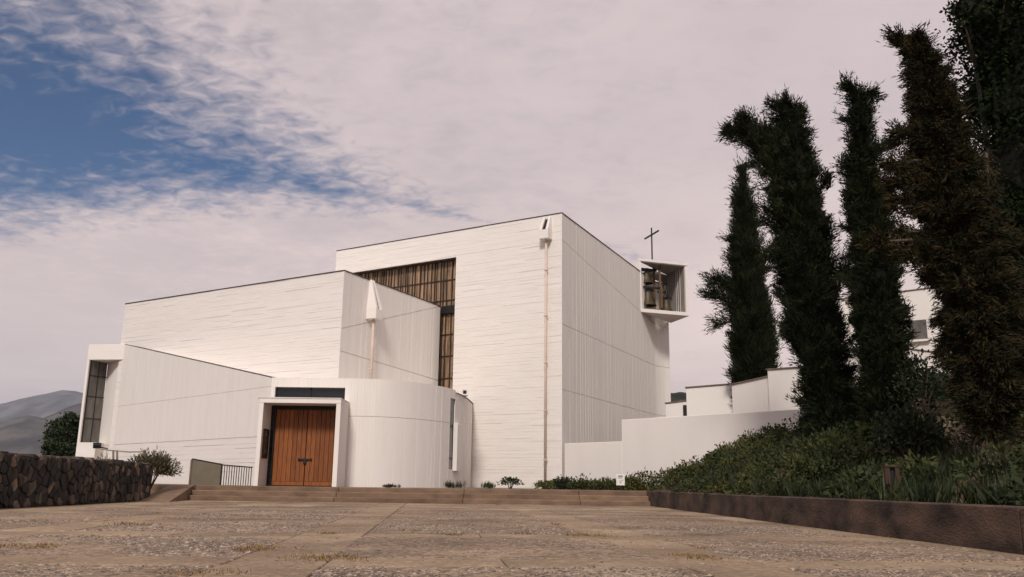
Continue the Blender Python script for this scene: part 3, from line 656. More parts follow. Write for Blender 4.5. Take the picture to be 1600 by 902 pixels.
# ---- rain spouts and downpipes
def spout(P, dr, nrm, zt, zbm, wtop, wbot, proj, side):
    sp = empty('rain_spout'); sp.parent = CH; sp['label'] = 'white tapered concrete rain hopper with dark slot, ' + side
    P = flat(P); h1 = 0.42
    def q(a, b, z): v = P + dr * a + nrm * b; return (v.x, v.y, z)
    zk = zbm + h1
    # two cheeks with a sloping slot between, over a closed box
    for sg in (-1, 1):
        i0, i1 = sg * wtop * 0.22, sg * wtop / 2; j0, j1 = sg * wbot * 0.22, sg * wbot / 2
        vs = [q(j0, .0, zk), q(j1, .0, zk), q(i1, 0, zt), q(i0, 0, zt), q(j0, proj, zk), q(j1, proj, zk), q(i1, .10, zt), q(i0, .10, zt)]
        mm = MB().add(vs, [(0, 1, 2, 3), (4, 7, 6, 5), (0, 4, 5, 1), (1, 5, 6, 2), (2, 6, 7, 3), (3, 7, 4, 0)]); under(CH, mm).build('cheek', 'white', sp, bevel=.006)
    vs = [q(a, b, z) for z in (zbm, zk) for a, b in ((-wbot / 2, 0), (wbot / 2, 0), (wbot / 2, proj), (-wbot / 2, proj))]
    mm = MB().add(vs, [(0, 3, 2, 1), (4, 5, 6, 7), (0, 1, 5, 4), (1, 2, 6, 5), (2, 3, 7, 6), (3, 0, 4, 7)]); under(CH, mm).build('hopper', 'white', sp, bevel=.008)
    vs = [q(-wbot * .25, .03, zk), q(wbot * .25, .03, zk), q(wtop * .25, .02, zt - .12), q(-wtop * .25, .02, zt - .12)]
    vs += [(x, y, z) for x, y, z in [q(-wbot * .215, proj * .8, zk + .002), q(wbot * .215, proj * .8, zk + .002), q(wtop * .21, .06, zt - .10), q(-wtop * .21, .06, zt - .10)]]
    mm = MB().add(vs, [(0, 1, 2, 3), (7, 6, 5, 4), (0, 4, 5, 1), (1, 5, 6, 2), (2, 6, 7, 3), (3, 7, 4, 0)]); under(CH, mm).build('slot', 'black', sp)
    return sp
def downpipe(P, nrm, z0, z1, off, rpipe):
    P = flat(P) + nrm * off; dp = part(MB().tube([(P.x, P.y, z0), (P.x, P.y, z1)], rpipe, 10), 'downpipe', 'pipe', smooth=True)
    dp['label'] = 'slender faded pink downpipe fixed to the white wall'
    z = z0 + 1.2
    while z < z1 - .4:
        part(MB().box((P.x, P.y, z), (rpipe * 2.6, rpipe * 2.6, .05), nrm), 'bracket', 'pipe', dp); z += 2.1
sp_s = s_of(856, 370); Psp = MC + dm * sp_s
zt_ = ZM - .10; zb_ = on_plane(856, 376, MC, FD).z
spout(Psp, dm, nm, zt_, zb_, .38, .48, .42, 'high on the hall front')
downpipe(Psp, nm, PZ, zb_, .16, .055)
sn_s, _z = z_ns(577, 500); Psn = NC + dns * sn_s; ztn = on_plane(574, 436, NC, SD).z
spout(Psn, dns, nns, ztn, _z, .22, .50, .50, 'on the nave side above the drum')
downpipe(Psn, nns, ZD - .3, _z, .22, .06)
# ---- bell box
B0 = flat(on_plane(1000, 430, MC, SD)); bd = dirn(71); B1p = on_plane(1076, 452, B0, bd); B1 = flat(B1p)
zB0 = on_plane(1003, 487.5, B0, bd).z; zB1 = on_plane(994, 403, B0, bd).z
EE = flat(f_side(Ls, 0, 0)); bx_ = empty('bell_box'); bx_.parent = CH; bx_['label'] = 'open white bell box jutting from the back corner of the hall'
BL = (B1 - B0).length; bn = Vector((bd.y, -bd.x, 0)); bn = bn if bn.y > 0 else -bn
def bp(a, b): p = B0 + bd * a + bn * b; return (p.x, p.y)
T = 0.20
Bl = -0.12
tri_l = f_side(s_side(1000, 430) + .1, 0, -.02)[:2]
def bpart(mb, name, mat='white'): under(CH, mb); return mb.build(name, mat, bx_)
eo = (EE.x + .15, EE.y + .1)
bpart(MB().prism([bp(Bl, 0), bp(BL, 0), eo, tri_l], zB1 - T + .05, zB1), 'roof_slab')
bpart(MB().prism([bp(Bl + .2, .03), bp(BL - T, .03), (eo[0] - T, eo[1] - .15), tri_l], zB1 - T, zB1 - T + .045), 'shade_ceiling', 'shadec')  # thin sheet added under the roof slab, shade painted in its grey
bpart(MB().prism([bp(Bl + .1, 0), bp(BL, 0), eo, tri_l], zB0, zB0 + T), 'floor_slab')
bpart(MB().prism([bp(BL - T, .002), bp(BL - .002, .002), eo, (eo[0] - T, eo[1] - .1)], zB0 + T, zB1 - T), 'side_panel', 'white_v')
bpart(MB().prism([bp(BL - T - .03, .12), bp(BL - T - .002, .12), (eo[0] - T - .002, eo[1] - .1), (eo[0] - T - .03, eo[1] - .1)], zB0 + T, zB1 - T), 'shade_lining', 'shadec')  # thin sheet added over the white side panel to carry painted shade
pb0 = Vector(f_side(s_side(1000, 430) + 1.5, 0, -.05)); pb1 = Vector((*eo, 0)); bpart(MB().prism([tuple(pb0[:2]), (pb1.x - .1, pb1.y), (pb1.x - .12, pb1.y + .15), (pb0.x, pb0.y + .2)], ZM + .06, zB1 - T - .002), 'back_panel', 'shadec')  # panel coloured in the interior's painted shade tone
bpart(MB().prism([bp(Bl, .002), bp(Bl + .20, .002), bp(Bl + .20, .30), bp(Bl, .30)], zB0 + T, zB1 - T), 'edge_post')
for a in (.55, .80, 1.0):
    p = Vector((*bp(BL - T, 0), 0)).lerp(Vector((*eo, 0)) - Vector((T, 0, 0)), a * .45); bpart(MB().box((p.x - .03, p.y, (zB0 + zB1) / 2), (.05, .05, zB1 - zB0 - 2 * T)), 'conduit')
crs = empty('cross'); crs.parent = CH; crs['label'] = 'plain thin dark metal cross above the bell box'
cb = on_plane(1019, 403, flat(Vector((*bp(.9, .8), 0))), bd); zc1 = on_plane(1016.5, 356, flat(cb), bd).z; zc0 = on_plane(1017, 367, flat(cb), bd).z
bdir = dirn(-17)
mm = MB().bar((cb.x, cb.y, zB1 - .01), (cb.x, cb.y, zc1), .075); under(CH, mm).build('upright', 'black', crs)
c_ = Vector((cb.x, cb.y, zc0)); mm = MB().bar(c_ - bdir * .92 + Vector((0, 0, 0)), c_ + bdir * .92, .07, .08); under(CH, mm).build('crossbar', 'black', crs)

# ================================================================== THINGS
# ---- bells on their timber frame inside the bell box
def bq(a, b, z): p = B0 + bd * a + bn * b; return Vector((p.x, p.y, z))
zf = zB0 + T + .004
frm = empty('timber_bell_stand', bq(.75, .6, zf)); tag(frm, 'brown timber frame holding the bells inside the white box', 'bell frame')
def fpart(mb, name, mat='oldwood'): return under(frm, mb).build(name, mat, frm)
for a in (.16, 1.52):
    for b in (.45, 1.15): fpart(MB().bar(bq(a, b, zf), bq(a, b, zB1 - T - .006), .13), 'post')
for b in (.45, 1.15):
    fpart(MB().bar(bq(.10, b, zf + .07), bq(1.58, b, zf + .07), .13), 'beam')
    fpart(MB().bar(bq(.10, b, zf + 1.38), bq(1.58, b, zf + 1.38), .12), 'beam', 'black')
fpart(MB().bar(bq(1.52, .30, zf + .2), bq(1.52, .30, zf + 1.5), .10, .16), 'guard_board')
fpart(MB().bar(bq(.2, .8, zf + 2.55), bq(1.5, .8, zf + 2.55), .12), 'beam', 'black')
wl = MB(); wc = bq(2.0, .8, zf + 1.25); pts = [wc + bn * .42 * math.cos(a) + Vector((0, 0, .48)) * math.sin(a) for a in [i * math.pi / 10 for i in range(20)]]
wl.tube(pts + [pts[0]], .035, 6)
for i in range(0, 20, 4): wl.bar(wc, pts[i], .035)
wheel = empty('ringing_wheel', wc); tag(wheel, 'dark spoked ringing wheel beside the bells', 'wheel')
fw_ = MB().tube(pts + [pts[0]], .035, 6); under(wheel, fw_).build('rim', 'black', wheel)
for i in range(0, 20, 4): under(wheel, MB().bar(wc, pts[i], .035)).build('spoke', 'black', wheel)
under(wheel, MB().bar(bq(1.55, .8, zf + 1.25), wc + bd * .12, .09)).build('axle', 'black', wheel)
def bell(a, b, ztop, r, label):
    c = bq(a, b, ztop); o = empty('bell', c); tag(o, label, 'bell', 'bells in the bell box')
    h = r * 1.75
    prof = [(0, 0), (r * .30, -.01 * h), (r * .50, -.08 * h), (r * .56, -.25 * h), (r * .62, -.5 * h), (r * .74, -.75 * h), (r * .95, -.93 * h), (r, -h), (r * .92, -h), (r * .68, -.72 * h), (r * .5, -.3 * h), (0, -.1 * h)]
    MB().lathe((0, 0, 0), prof).build('bell_body', 'bronze', o, smooth=True)
    MB().bar(bd * -.36 + Vector((0, 0, .09)), bd * .36 + Vector((0, 0, .09)), .12, .14).build('yoke', 'black', o)
    MB().tube([(0, 0, -.2 * h), (0, 0, -.98 * h), ], [.015, .03], 6).lathe((0, 0, -1.02 * h), [(0, .07), (.06, 0), (0, -.07)], 8).build('clapper', 'black', o)
bell(.80, .75, zf + 2.38, .40, 'upper bronze bell in the white bell box')
bell(.86, .75, zf + 1.26, .52, 'larger bronze bell hanging lower left in the bell box')
bell(2.02, .66, zf + .80, .40, 'dark bell half hidden at the right foot of the frame')

# ---- stone wall on the left
sw0, sw1 = Vector((-10.2, 14.2, 0)), Vector((-11.0, 27.2, 0)); swd = (sw1 - sw0).normalized(); swn = Vector((swd.y, -swd.x, 0)); SWL = (sw1 - sw0).length; SWH = 1.12
swl = empty('stone_wall', ((sw0 + sw1) / 2)); tag(swl, 'low dark fieldstone wall at the left edge of the plaza', 'wall')
def swp(s, z, o): p = sw0 + swd * s + swn * o; return (p.x, p.y, z)
m = MB().prism([swp(0, 0, 0)[:2], swp(SWL, 0, 0)[:2], swp(SWL, 0, -.5)[:2], swp(0, 0, -.5)[:2]], -.04, SWH - .03)
under(swl, m).build('mortar_core', 'mortar', swl)
rs = random.Random(4); seeds = []
cx_, cz_ = 0.22, 0.255
for i in range(-1, int(SWL / cx_) + 2):
    for j in range(-1, 5):
        seeds.append(((i + .5 + rs.uniform(-.48, .48)) * cx_ + (.5 * cx_ if j % 2 else 0), (j + .5 + rs.uniform(-.46, .46)) * cz_))
def cell(k, w, h):
    p = [(max(0, seeds[k][0] - 1), 0), (min(w, seeds[k][0] + 1), 0), (min(w, seeds[k][0] + 1), h), (max(0, seeds[k][0] - 1), h)]
    x, y = seeds[k]
    for q in seeds:
        if q == seeds[k] or abs(q[0] - x) > 1.2: continue
        mxx, myy = (x + q[0]) / 2, (y + q[1]) / 2; a, b = x - q[0], y - q[1]
        p = clip(p, a, b, -(a * mxx + b * myy))
        if len(p) < 3: return []
    return p
for k in range(len(seeds)):
    x, y = seeds[k]
    if not (0 < x < SWL and 0 < y < SWH): continue
    p = cell(k, SWL, SWH)
    if len(p) < 3 or abs(area(p)) < .006: continue
    if area(p) < 0: p = p[::-1]
    gx_ = sum(q[0] for q in p) / len(p); gz_ = sum(q[1] for q in p) / len(p); n = len(p)
    def rg(sc, o): return [swp(gx_ + (q[0] - gx_) * sc, gz_ + (q[1] - gz_) * sc, o) for q in p]
    d = rs.uniform(.015, .06); top_row = gz_ > SWH - .22
    vs = rg(.90, -.03) + rg(.88, d * .7) + rg(.76, d); fs = []
    for r0 in (0, n):
        for i in range(n): fs.append((r0 + i, r0 + (i + 1) % n, r0 + n + (i + 1) % n, r0 + n + i))
    fs.append(tuple(range(2 * n, 3 * n)))
    o = under(swl, MB().add(vs, fs)).build('stone', 'stone', swl, fix=False)
s = 0.0
while s < SWL - .1:
    L = min(rs.uniform(.25, .5), SWL - s); z = SWH + rs.uniform(-.045, .05)
    vs = [swp(s + .015, SWH - .10, .02), swp(s + L - .015, SWH - .10, .02), swp(s + L - .015, SWH - .1, -.5), swp(s + .015, SWH - .1, -.5),
          swp(s + .05, z, -.02), swp(s + L - .05, z, -.02), swp(s + L - .05, z, -.45), swp(s + .05, z, -.45)]
    under(swl, MB().add(vs, [(0, 3, 2, 1), (4, 5, 6, 7), (0, 1, 5, 4), (1, 2, 6, 5), (2, 3, 7, 6), (3, 0, 4, 7)])).build('cap_stone', 'stone', swl, bevel=.02); s += L
# ---- ramp beside the steps
ra, rb_, rc, rd_ = atZ(214, 783.5, 0), atZ(268, 784, 0), Vector((-10.46, 29.4, PZ)), Vector((-11.25, 29.4, PZ))
rm = empty('ramp', (-10.7, 28, 0)); tag(rm, 'short sloping concrete ramp between the stone wall and the steps', 'ramp')
m = MB().add([(ra.x, ra.y, -.04), (rb_.x, ra.y, -.04), (rc.x, 29.4, -.04), (rd_.x, 29.4, -.04), (ra.x, ra.y, .012), (rb_.x, ra.y, .012), (rc.x, 29.4, PZ), (rd_.x, 29.4, PZ)], [(0, 3, 2, 1), (4, 5, 6, 7), (0, 1, 5, 4), (1, 2, 6, 5), (2, 3, 7, 6), (3, 0, 4, 7)])
under(rm, m).build('slab', 'stepc', rm, bevel=.008)
m = MB().prism([(rd_.x - .1, 29.405), (rc.x + .03, 29.405), (rc.x + .03, 29.9), (rd_.x - 1.5, 29.9)], -.04, PZ + .002)
under(rm, m).build('landing', 'stepc', rm)
# ---- parapet panel with railing
RY = 29.95
def rp(u, v, dy=0.0): return atY(u, v, RY + dy)
pa = empty('railing', rp(322, 757)); tag(pa, 'grey solid balustrade panel with upright metal bars left of the door', 'railing')
a, b = rp(301, 718), rp(345.5, 726.5); c_ = rp(393.5, 730.5)
def rpart(mb, name, mat): return under(pa, mb).build(name, mat, pa)
m = MB(); vs = [(x, y, z) for y in (RY, RY + .14) for x, z in ((a.x, PZ), (b.x, PZ), (b.x, b.z), (a.x, a.z))]
rpart(m.add(vs, [(0, 1, 2, 3), (7, 6, 5, 4), (0, 4, 5, 1), (1, 5, 6, 2), (2, 6, 7, 3), (3, 7, 4, 0)]), 'panel', 'greypanel')
rpart(MB().bar((a.x - .02, RY + .07, a.z + .02), (b.x, RY + .07, b.z + .02), .17, .03), 'panel_cap', 'black')
rpart(MB().bar((a.x - .03, RY - .004, PZ), (a.x - .03, RY - .004, a.z), .05, .05), 'end_post', 'concrete')
rpart(MB().bar((b.x, RY + .07, b.z), (c_.x, RY + .07, c_.z), .05, .04), 'handrail', 'black')
for i in range(13):
    t = (i + .3) / 12.6; x = b.x + (c_.x - b.x) * t; z = b.z + (c_.z - b.z) * t
    rpart(MB().bar((x, RY + .07, PZ - .003), (x, RY + .07, z - .01), .022), 'baluster', 'black')
# ---- low metal handrail behind the stone wall and spotlight
HY = 28.3
hr = empty('handrail', atY(190, 720, HY)); tag(hr, 'thin grey metal handrail rising above the stone wall by the shrub', 'handrail')
p0, p1, p2 = atY(158, 702.5, HY), atY(202, 706.5, HY), atY(226, 706, HY)
M['galv'] = material('galvanised_steel', (0.26, 0.23, 0.20), (0.16, 0.14, 0.12), 0.5, 6, metal=.3)
for nm_, q0, q1, w_ in (('top_rail', p0, p1, .035), ('top_rail', p1, p2, .035), ('post', atY(177, 704, HY), atY(177, 760, HY), .05), ('post', atY(183, 704, HY), atY(183, 760, HY), .05), ('post', p2 + Vector((0, 0, .06)), atY(226, 760, HY), .06)):
    under(hr, MB().bar(q0, q1, w_)).build(nm_, 'galv', hr)
SY = W1_.y - .25; sp_ = empty('spotlight', atY(152, 697, SY)); tag(sp_, 'small black floodlight at the foot of the corner window', 'floodlight')
c_ = atY(152, 696.5, SY)
under(sp_, MB().box(c_, (.34, .22, .22), (1, .3, 0), (0, -.4, 1))).build('housing', 'black', sp_, bevel=.02)
under(sp_, MB().bar(c_ + Vector((0, .02, -.06)), c_ + Vector((.15, .75, -.10)), .06)).build('arm', 'black', sp_)
under(sp_, MB().box(c_ + Vector((.0, -.105, .04)), (.28, .02, .17), (1, .3, 0), (0, -.4, 1))).build('lens', 'darkglass', sp_)
# ---- notice board on the porch reveal
nb = empty('notice_board', (xl + .17, 30.5, 1.9)); tag(nb, 'dark framed notice board on the left inner side of the porch', 'notice board')
MB().box((0, 0, 0), (.05, .62, 1.0)).build('frame', 'black', nb, bevel=.006)
MB().box((.027, 0, 0.05), (.006, .5, .78)).build('panel', M['darkglass'], nb)
MB().box((.032, 0, 0.02), (.006, .22, .46)).build('sheet', M['bar'], nb)
# ---- white sign in the bed
sx = atZ(969, 762, .47); sgn = empty('sign', (4.95, 30.2, .46))
c_ = atY(969.5, 750, 30.2); sgn.location = (c_.x, c_.y, .46); tag(sgn, 'small white sign on a short dark post in the shrubs', 'sign')
hz = c_.z - .46
MB().box((0, 0, hz), (.29, .03, .37)).build('board', 'signw', sgn, bevel=.005)
MB().bar((0, .02, 0), (0, .02, hz), .06).build('post', 'black', sgn)
MB().box((0, -.018, hz + .125), (.16, .006, .03)).box((-.02, -.018, hz + .065), (.15, .006, .018)).box((.055, -.018, hz - .015), (.07, .006, .012), (1, 0, .6)).box((-.03, -.018, hz - .04), (.05, .006, .012)).box((.0, -.018, hz - .085), (.06, .006, .015), (1, 0, .8)).build('print', 'signk', sgn)
M['darkwood'] = material('dark_brown_timber', (0.07, 0.04, 0.026), (0.035, 0.022, 0.015), 0.85, 6, 6, (4, 4, 0.5))
# ---- short brown lamp posts in the bed
lab = ['farthest of the brown bollards, in the bed by the steps', 'second farthest brown bollard in the planted bed', 'third brown bollard along the planter wall from the steps', 'nearest brown bollard, below the leaning conifers at right']
for i, (u, v, Y, w_, h_) in enumerate(((1053, 748, 30.4, .17, .30), (1123, 748, 25.0, .20, .30), (1227, 747, 19.4, .21, .28), (1393, 744, 13.9, .22, .27))):
    c_ = atY(u, v, Y); gz_ = hill_z(c_.x, c_.y) - .03
    bo = empty('bollard_lamp', (c_.x, c_.y, gz_)); tag(bo, lab[i], 'bollard', 'brown bollards in the planted bed')
    hz = max(c_.z - gz_, .25); bo.rotation_euler.z = rad(8 - 6 * i)
    MB().bar((0, 0, 0), (0, 0, hz - h_ / 2), .09).build('post', 'darkwood', bo)
    for sg in (-1, 1): MB().box((sg * w_ * .33, 0, hz), (w_ * .34, w_ * .8, h_)).build('head_block', 'darkwood', bo, bevel=.008)
    MB().box((0, 0.02, hz), (w_ * .34, w_ * .5, h_ * .94)).build('slot', 'black', bo)
    MB().box((0, 0, hz + h_ / 2 + .012), (w_ * 1.08, w_ * .9, .022)).build('cap', 'darkwood', bo)

# ---- white garden wall climbing the slope, and the monastery buildings behind
GD_ = dirn(-42); G_A = MC + Vector((.10, -.10, 0))
def gpl(u, v): return on_plane(u, v, G_A, GD_)
gwall = empty('garden_wall', G_A + Vector((3, -3, .4))); tag(gwall, 'white stepped garden wall running right from the church corner', 'wall')
gs = lambda u, v: (flat(gpl(u, v)) - G_A).length
sA, sB = gs(971, 670), gs(1290, 640); zlo, zhi = gpl(883, 693).z, gpl(1072, 650).z
fg, Lg, dg, ng = plane_map(G_A, flat(gpl(1290, 640)))
def gbox(s0, s1, z0, z1, t=.25):
    vs = [fg(s, z, o) for z in (z0, z1) for s, o in ((s0, 0), (s1, 0), (s1, -t), (s0, -t))]
    return MB().add(vs, [(0, 3, 2, 1), (4, 5, 6, 7), (0, 1, 5, 4), (1, 2, 6, 5), (2, 3, 7, 6), (3, 0, 4, 7)])
under(gwall, gbox(0, sA - .001, .3, zlo)).build('low_section', 'white', gwall, bevel=.015)
under(gwall, gbox(sA, sB, .3, zhi)).build('high_section', 'white', gwall, bevel=.015)
def block(name, label, cat, pts, Y, thick, zbot, top_cap=True, group=None):
    """upright wall piece: top edge measured at two points, standing at depth Y"""
    (u0, v0, Y0), (u1, v1, Y1) = pts; a, b = atY(u0, v0, Y0), atY(u1, v1, Y1)
    d = flat(b - a).normalized(); n = Vector((-d.y, d.x, 0)); n = n if n.y > 0 else -n
    r_ = empty(name, ((a.x + b.x) / 2, (a.y + b.y) / 2, zbot)); tag(r_, label, cat, group)
    vs = []
    for o in (0, thick):
        vs += [(a.x + n.x * o, a.y + n.y * o, zbot), (b.x + n.x * o, b.y + n.y * o, zbot), (b.x + n.x * o, b.y + n.y * o, b.z), (a.x + n.x * o, a.y + n.y * o, a.z)]
    under(r_, MB().add(vs, [(0, 1, 2, 3), (7, 6, 5, 4), (0, 4, 5, 1), (1, 5, 6, 2), (2, 6, 7, 3), (3, 7, 4, 0)])).build('wall', 'white', r_, bevel=.01)
    if top_cap:
        vs = []
        for z in (.002, .05):
            for o in (-.05, thick + .05): vs += [(a.x - d.x * .04 + n.x * o, a.y - d.y * .04 + n.y * o, a.z + z), (b.x + d.x * .04 + n.x * o, b.y + d.y * .04 + n.y * o, b.z + z)]
        under(r_, MB().add(vs, [(0, 1, 3, 2), (4, 6, 7, 5), (0, 4, 5, 1), (1, 5, 7, 3), (3, 7, 6, 2), (2, 6, 4, 0)])).build('coping', 'coping', r_)
    return r_, a, b, d, n
an, a, b, d, n = block('annex_building', 'small low white annex with a dark window between church and garden walls', 'building', ((1040, 631, 40), (1078, 626, 39.5)), 40, 3, .3)
c_ = atY(1070.5, 644, 39.6); under(an, MB().box((c_.x, c_.y - .02, c_.z), (.16, .12, .62), d)).build('window', 'black', an)
block('courtyard_wall', 'white flat-topped courtyard wall left of the leaning cypress', 'wall', ((1072, 606.5, 37.5), (1146, 600.5, 37.0)), 37, .4, .5)
block('courtyard_wall', 'white courtyard wall with a rising slanted top', 'wall', ((1143, 602, 35.2), (1201, 589, 33.5)), 35, .4, .8)
block('courtyard_wall', 'tallest white courtyard wall, partly behind the leaning cypress', 'wall', ((1199, 578.5, 33.4), (1275, 573, 32.0)), 33, .4, .8)
# white house up the slope, seen between the trees
hb, a, b, d, n = block('hillside_house', 'white house on the slope glimpsed between the dark trees', 'house', ((1318, 548, 36), (1372, 540, 34.5)), 36, 5, 1.5)
hb2, a, b, d, n = block('hillside_house', 'taller white building with a dark opening behind the right trees', 'house', ((1300, 470, 44), (1475, 448, 41)), 42, 7, 3)
for (u0, u1, v0, v1) in ((1420, 1450, 502, 530), (1352, 1380, 505, 532)):
    p, q = on_plane(u0, v0, a, d), on_plane(u1, v1, a, d); c_ = (p + q) / 2
    under(hb2, MB().box((c_.x - n.x * .02, c_.y - n.y * .02, c_.z), (flat(q - p).length, .14, abs(p.z - q.z)), d)).build('window', 'greyglass', hb2)
    under(hb2, MB().box((c_.x - n.x * .06, c_.y - n.y * .06, min(p.z, q.z) - .06), (flat(q - p).length + .2, .3, .1), d)).build('sill', 'white', hb2)
# path up the slope at the right
def hp(u, v):     # where a sight line meets the hillside
    dd = ray(u, v); t = 3.0 / dd.y
    while t * dd.y < 60:
        P = O + dd * t
        if P.x > wall_x(min(P.y, 30)) + .3 and P.z <= hill_z(P.x, P.y): return P
        t += .02 / dd.y * 1.0
    return O + dd * t
PATH_Q = None
q0, q1, q2, q3 = hp(1458, 655), hp(1502, 652), hp(1578, 742), hp(1492, 718)
m = MB(); NN = 8
for i in range(NN + 1):
    t = i / NN
    for s_ in (0, .5, 1):
        P = (q3.lerp(q0, t)).lerp(q2.lerp(q1, t), s_); m.v.append((P.x, P.y, hill_z(P.x, P.y) + .07))
for i in range(NN):
    for k in range(2): a_ = i * 3 + k; m.f.append((a_, a_ + 1, a_ + 4, a_ + 3))
struct(m.build('path', 'concrete', fix=False), 'brown concrete path climbing the slope between the right trees')

# ================================================================== PLANTS
def leaf_mesh(name, c, d, L, w, tint, mat, parent=None, shape=0.5):
    """rhombic leaf faces: c base points, d unit directions, L lengths, w widths, tint 0..1 per leaf"""
    n = len(c); r = RNG.normal(size=(n, 3)); side = np.cross(d, r); side /= np.linalg.norm(side, axis=1)[:, None] + 1e-9
    L = np.broadcast_to(L, n)[:, None]; w = np.broadcast_to(w, n)[:, None]
    v = np.empty((n, 4, 3)); v[:, 0] = c; v[:, 1] = c + d * L * shape + side * w / 2; v[:, 2] = c + d * L; v[:, 3] = c + d * L * shape - side * w / 2
    me = bpy.data.meshes.new(name); me.vertices.add(4 * n); me.loops.add(4 * n); me.polygons.add(n)
    me.vertices.foreach_set('co', v.reshape(-1)); me.loops.foreach_set('vertex_index', np.arange(4 * n, dtype=np.int32))
    me.polygons.foreach_set('loop_start', np.arange(0, 4 * n, 4, dtype=np.int32)); me.polygons.foreach_set('loop_total', np.full(n, 4, dtype=np.int32))
    at = me.attributes.new('tint', 'FLOAT', 'POINT'); at.data.foreach_set('value', np.repeat(np.clip(tint, 0, 1), 4).astype(np.float32))
    me.update(); return link(name, me, mat, parent)
def unit(a): return a / (np.linalg.norm(a, axis=1)[:, None] + 1e-9)
def sprays(P, D, n_per, length, width, spread, sway=0.0):
    """tufts: from each clump point P with axis D, n_per narrow leaves along a short twig"""
    k = len(P); idx = np.repeat(np.arange(k), n_per); n = len(idx)
    t = RNG.uniform(0, 1, n); tl = RNG.uniform(.7, 1.3, k) * length
    d = unit(D[idx] + RNG.normal(size=(n, 3)) * spread)
    c = P[idx] + D[idx] * (t * tl[idx])[:, None] + RNG.normal(size=(n, 3)) * (length * .13)
    return c, d, idx
def cypress(name, label, Y, prof, mat, n_cl, branches=(), up=1.0, tuft=0.30, base_z=None, droop=False, group=None, brown=0.5):
    sp = []; 
    for u, v, hw in prof:
        p = atY(u, v, Y); r_ = max(.04, hw * .88 / FPX * Y - tuft * .38); sp.append((np.array(p), r_))
    base = Vector(sp[-1][0]); gz_ = base_z if base_z is not None else hill_z(base.x, base.y) - .05
    root = empty(name, (base.x, base.y, gz_)); tag(root, label, 'tree', group)
    off = np.array(root.location)
    pts = np.array([s[0] for s in sp]); rs_ = np.array([s[1] for s in sp]); h = pts[:, 2]
    o = np.argsort(h); hh, px_, py_, rr_ = h[o], pts[o, 0], pts[o, 1], rs_[o]
    seg = np.diff(hh)
    # clump positions, denser where the crown is thick
    zz = RNG.uniform(hh[0], hh[-1], n_cl * 3); rad_ = np.interp(zz, hh, rr_); keep = RNG.uniform(0, rr_.max(), len(zz)) < rad_ + .12 * rr_.max(); zz = zz[keep][:n_cl]; rad_ = rad_[keep][:n_cl]
    th = RNG.uniform(0, 2 * np.pi, len(zz)); lm = .5 if up > 1.2 else 1.0; lump = 1 + lm * (.17 * np.sin(th * 3 + zz * 2.1) + .16 * np.sin(th * 2 - zz * 3.7 + 1) + .15 * np.sin(th * 5 + zz * 6.3) + .10 * np.sin(th * 4 - zz * 11.3))
    fr_ = RNG.uniform(.45, 1, len(zz)) ** .6 * lump
    if droop: fr_ = fr_ * (1 + .20 * np.sin(zz * 9.5 + np.sin(th * 2) * 1.2))
    P = np.stack([np.interp(zz, hh, px_) + np.cos(th) * rad_ * fr_, np.interp(zz, hh, py_) + np.sin(th) * rad_ * fr_, zz], 1)
    out = np.stack([np.cos(th), np.sin(th), np.zeros_like(th)], 1)
    D = unit(out * RNG.uniform(.5, 1.1, len(zz))[:, None] + np.array([0, 0, (-.25 if droop else up)]) * RNG.uniform(.4, 1.2, len(zz))[:, None] + RNG.normal(size=P.shape) * .25)
    ns = 20 if up > 1.2 else 46; si_ = RNG.integers(0, len(zz), ns)                      # sprigs that stand out of the outline
    k_ = np.repeat(si_, 9); t_ = RNG.uniform(0, 1, len(k_)); ex = np.repeat(RNG.uniform(.25, .75, ns), 9) * tuft * 1.5
    sd_ = unit(out[k_] + np.array([0, 0, .15 if droop else .7]) + np.repeat(RNG.normal(size=(ns, 3)) * .3, 9, 0))
    cen = np.stack([np.interp(zz[k_], hh, px_), np.interp(zz[k_], hh, py_), zz[k_]], 1)
    P = np.vstack([P, cen + out[k_] * rad_[k_][:, None] * .9 + sd_ * (t_ * ex)[:, None] + RNG.normal(size=(len(k_), 3)) * .03]); D = np.vstack([D, unit(sd_ + RNG.normal(size=sd_.shape) * .3)])
    zz = np.concatenate([zz, zz[k_]]); rad_ = np.concatenate([rad_, rad_[k_] * .6])
    tl = tuft * np.clip(rad_ / rr_.max(), .55, 1)
    Pc, Dc = P - D * tl[:, None] * .55, D
    tint_c = RNG.beta(1.3, 2.6, len(zz)) * (1 + brown)
    # stray branches
    for bdef in branches:
        pa_, pb_, r0, dens = bdef
        A = np.array(atY(pa_[0], pa_[1], Y)); B = np.array(atY(pb_[0], pb_[1], Y - (pb_[2] if len(pb_) > 2 else 0.2)))
        t = RNG.uniform(0, 1, dens); rb2 = r0 * (1 - t * .8)
        sag = np.array([0, 0, .12 * np.linalg.norm(B - A)])
        Q = A + (B - A) * t[:, None] + sag * (np.sin(t * np.pi))[:, None] * (1 if not droop else -.6) + RNG.normal(size=(dens, 3)) * rb2[:, None] * .6
        Dq = unit((B - A)[None] / np.linalg.norm(B - A) + RNG.normal(size=(dens, 3)) * .45 + np.array([0, 0, .15]))
        Pc = np.vstack([Pc, Q]); Dc = np.vstack([Dc, Dq]); tint_c = np.concatenate([tint_c, RNG.beta(2, 2, dens) * (1 + brown)]); tl = np.concatenate([tl, np.full(dens, tuft * .8)])
        bm_ = MB().tube([Vector(A - off), Vector((A + B) / 2 + sag * .8 - off), Vector(B - off)], [.05, .035, .012], 6); bm_.build('branch', 'bark', root, smooth=True)
    n_per = 46
    c, d, idx = sprays(Pc, Dc, n_per, tuft, 0, .24 if up > 1.2 else .38)
    L = np.clip(RNG.gamma(4, .08, len(c)), .12, .8) * tuft; w = RNG.uniform(.016, .036, len(c)) * (Y / 24) ** .5
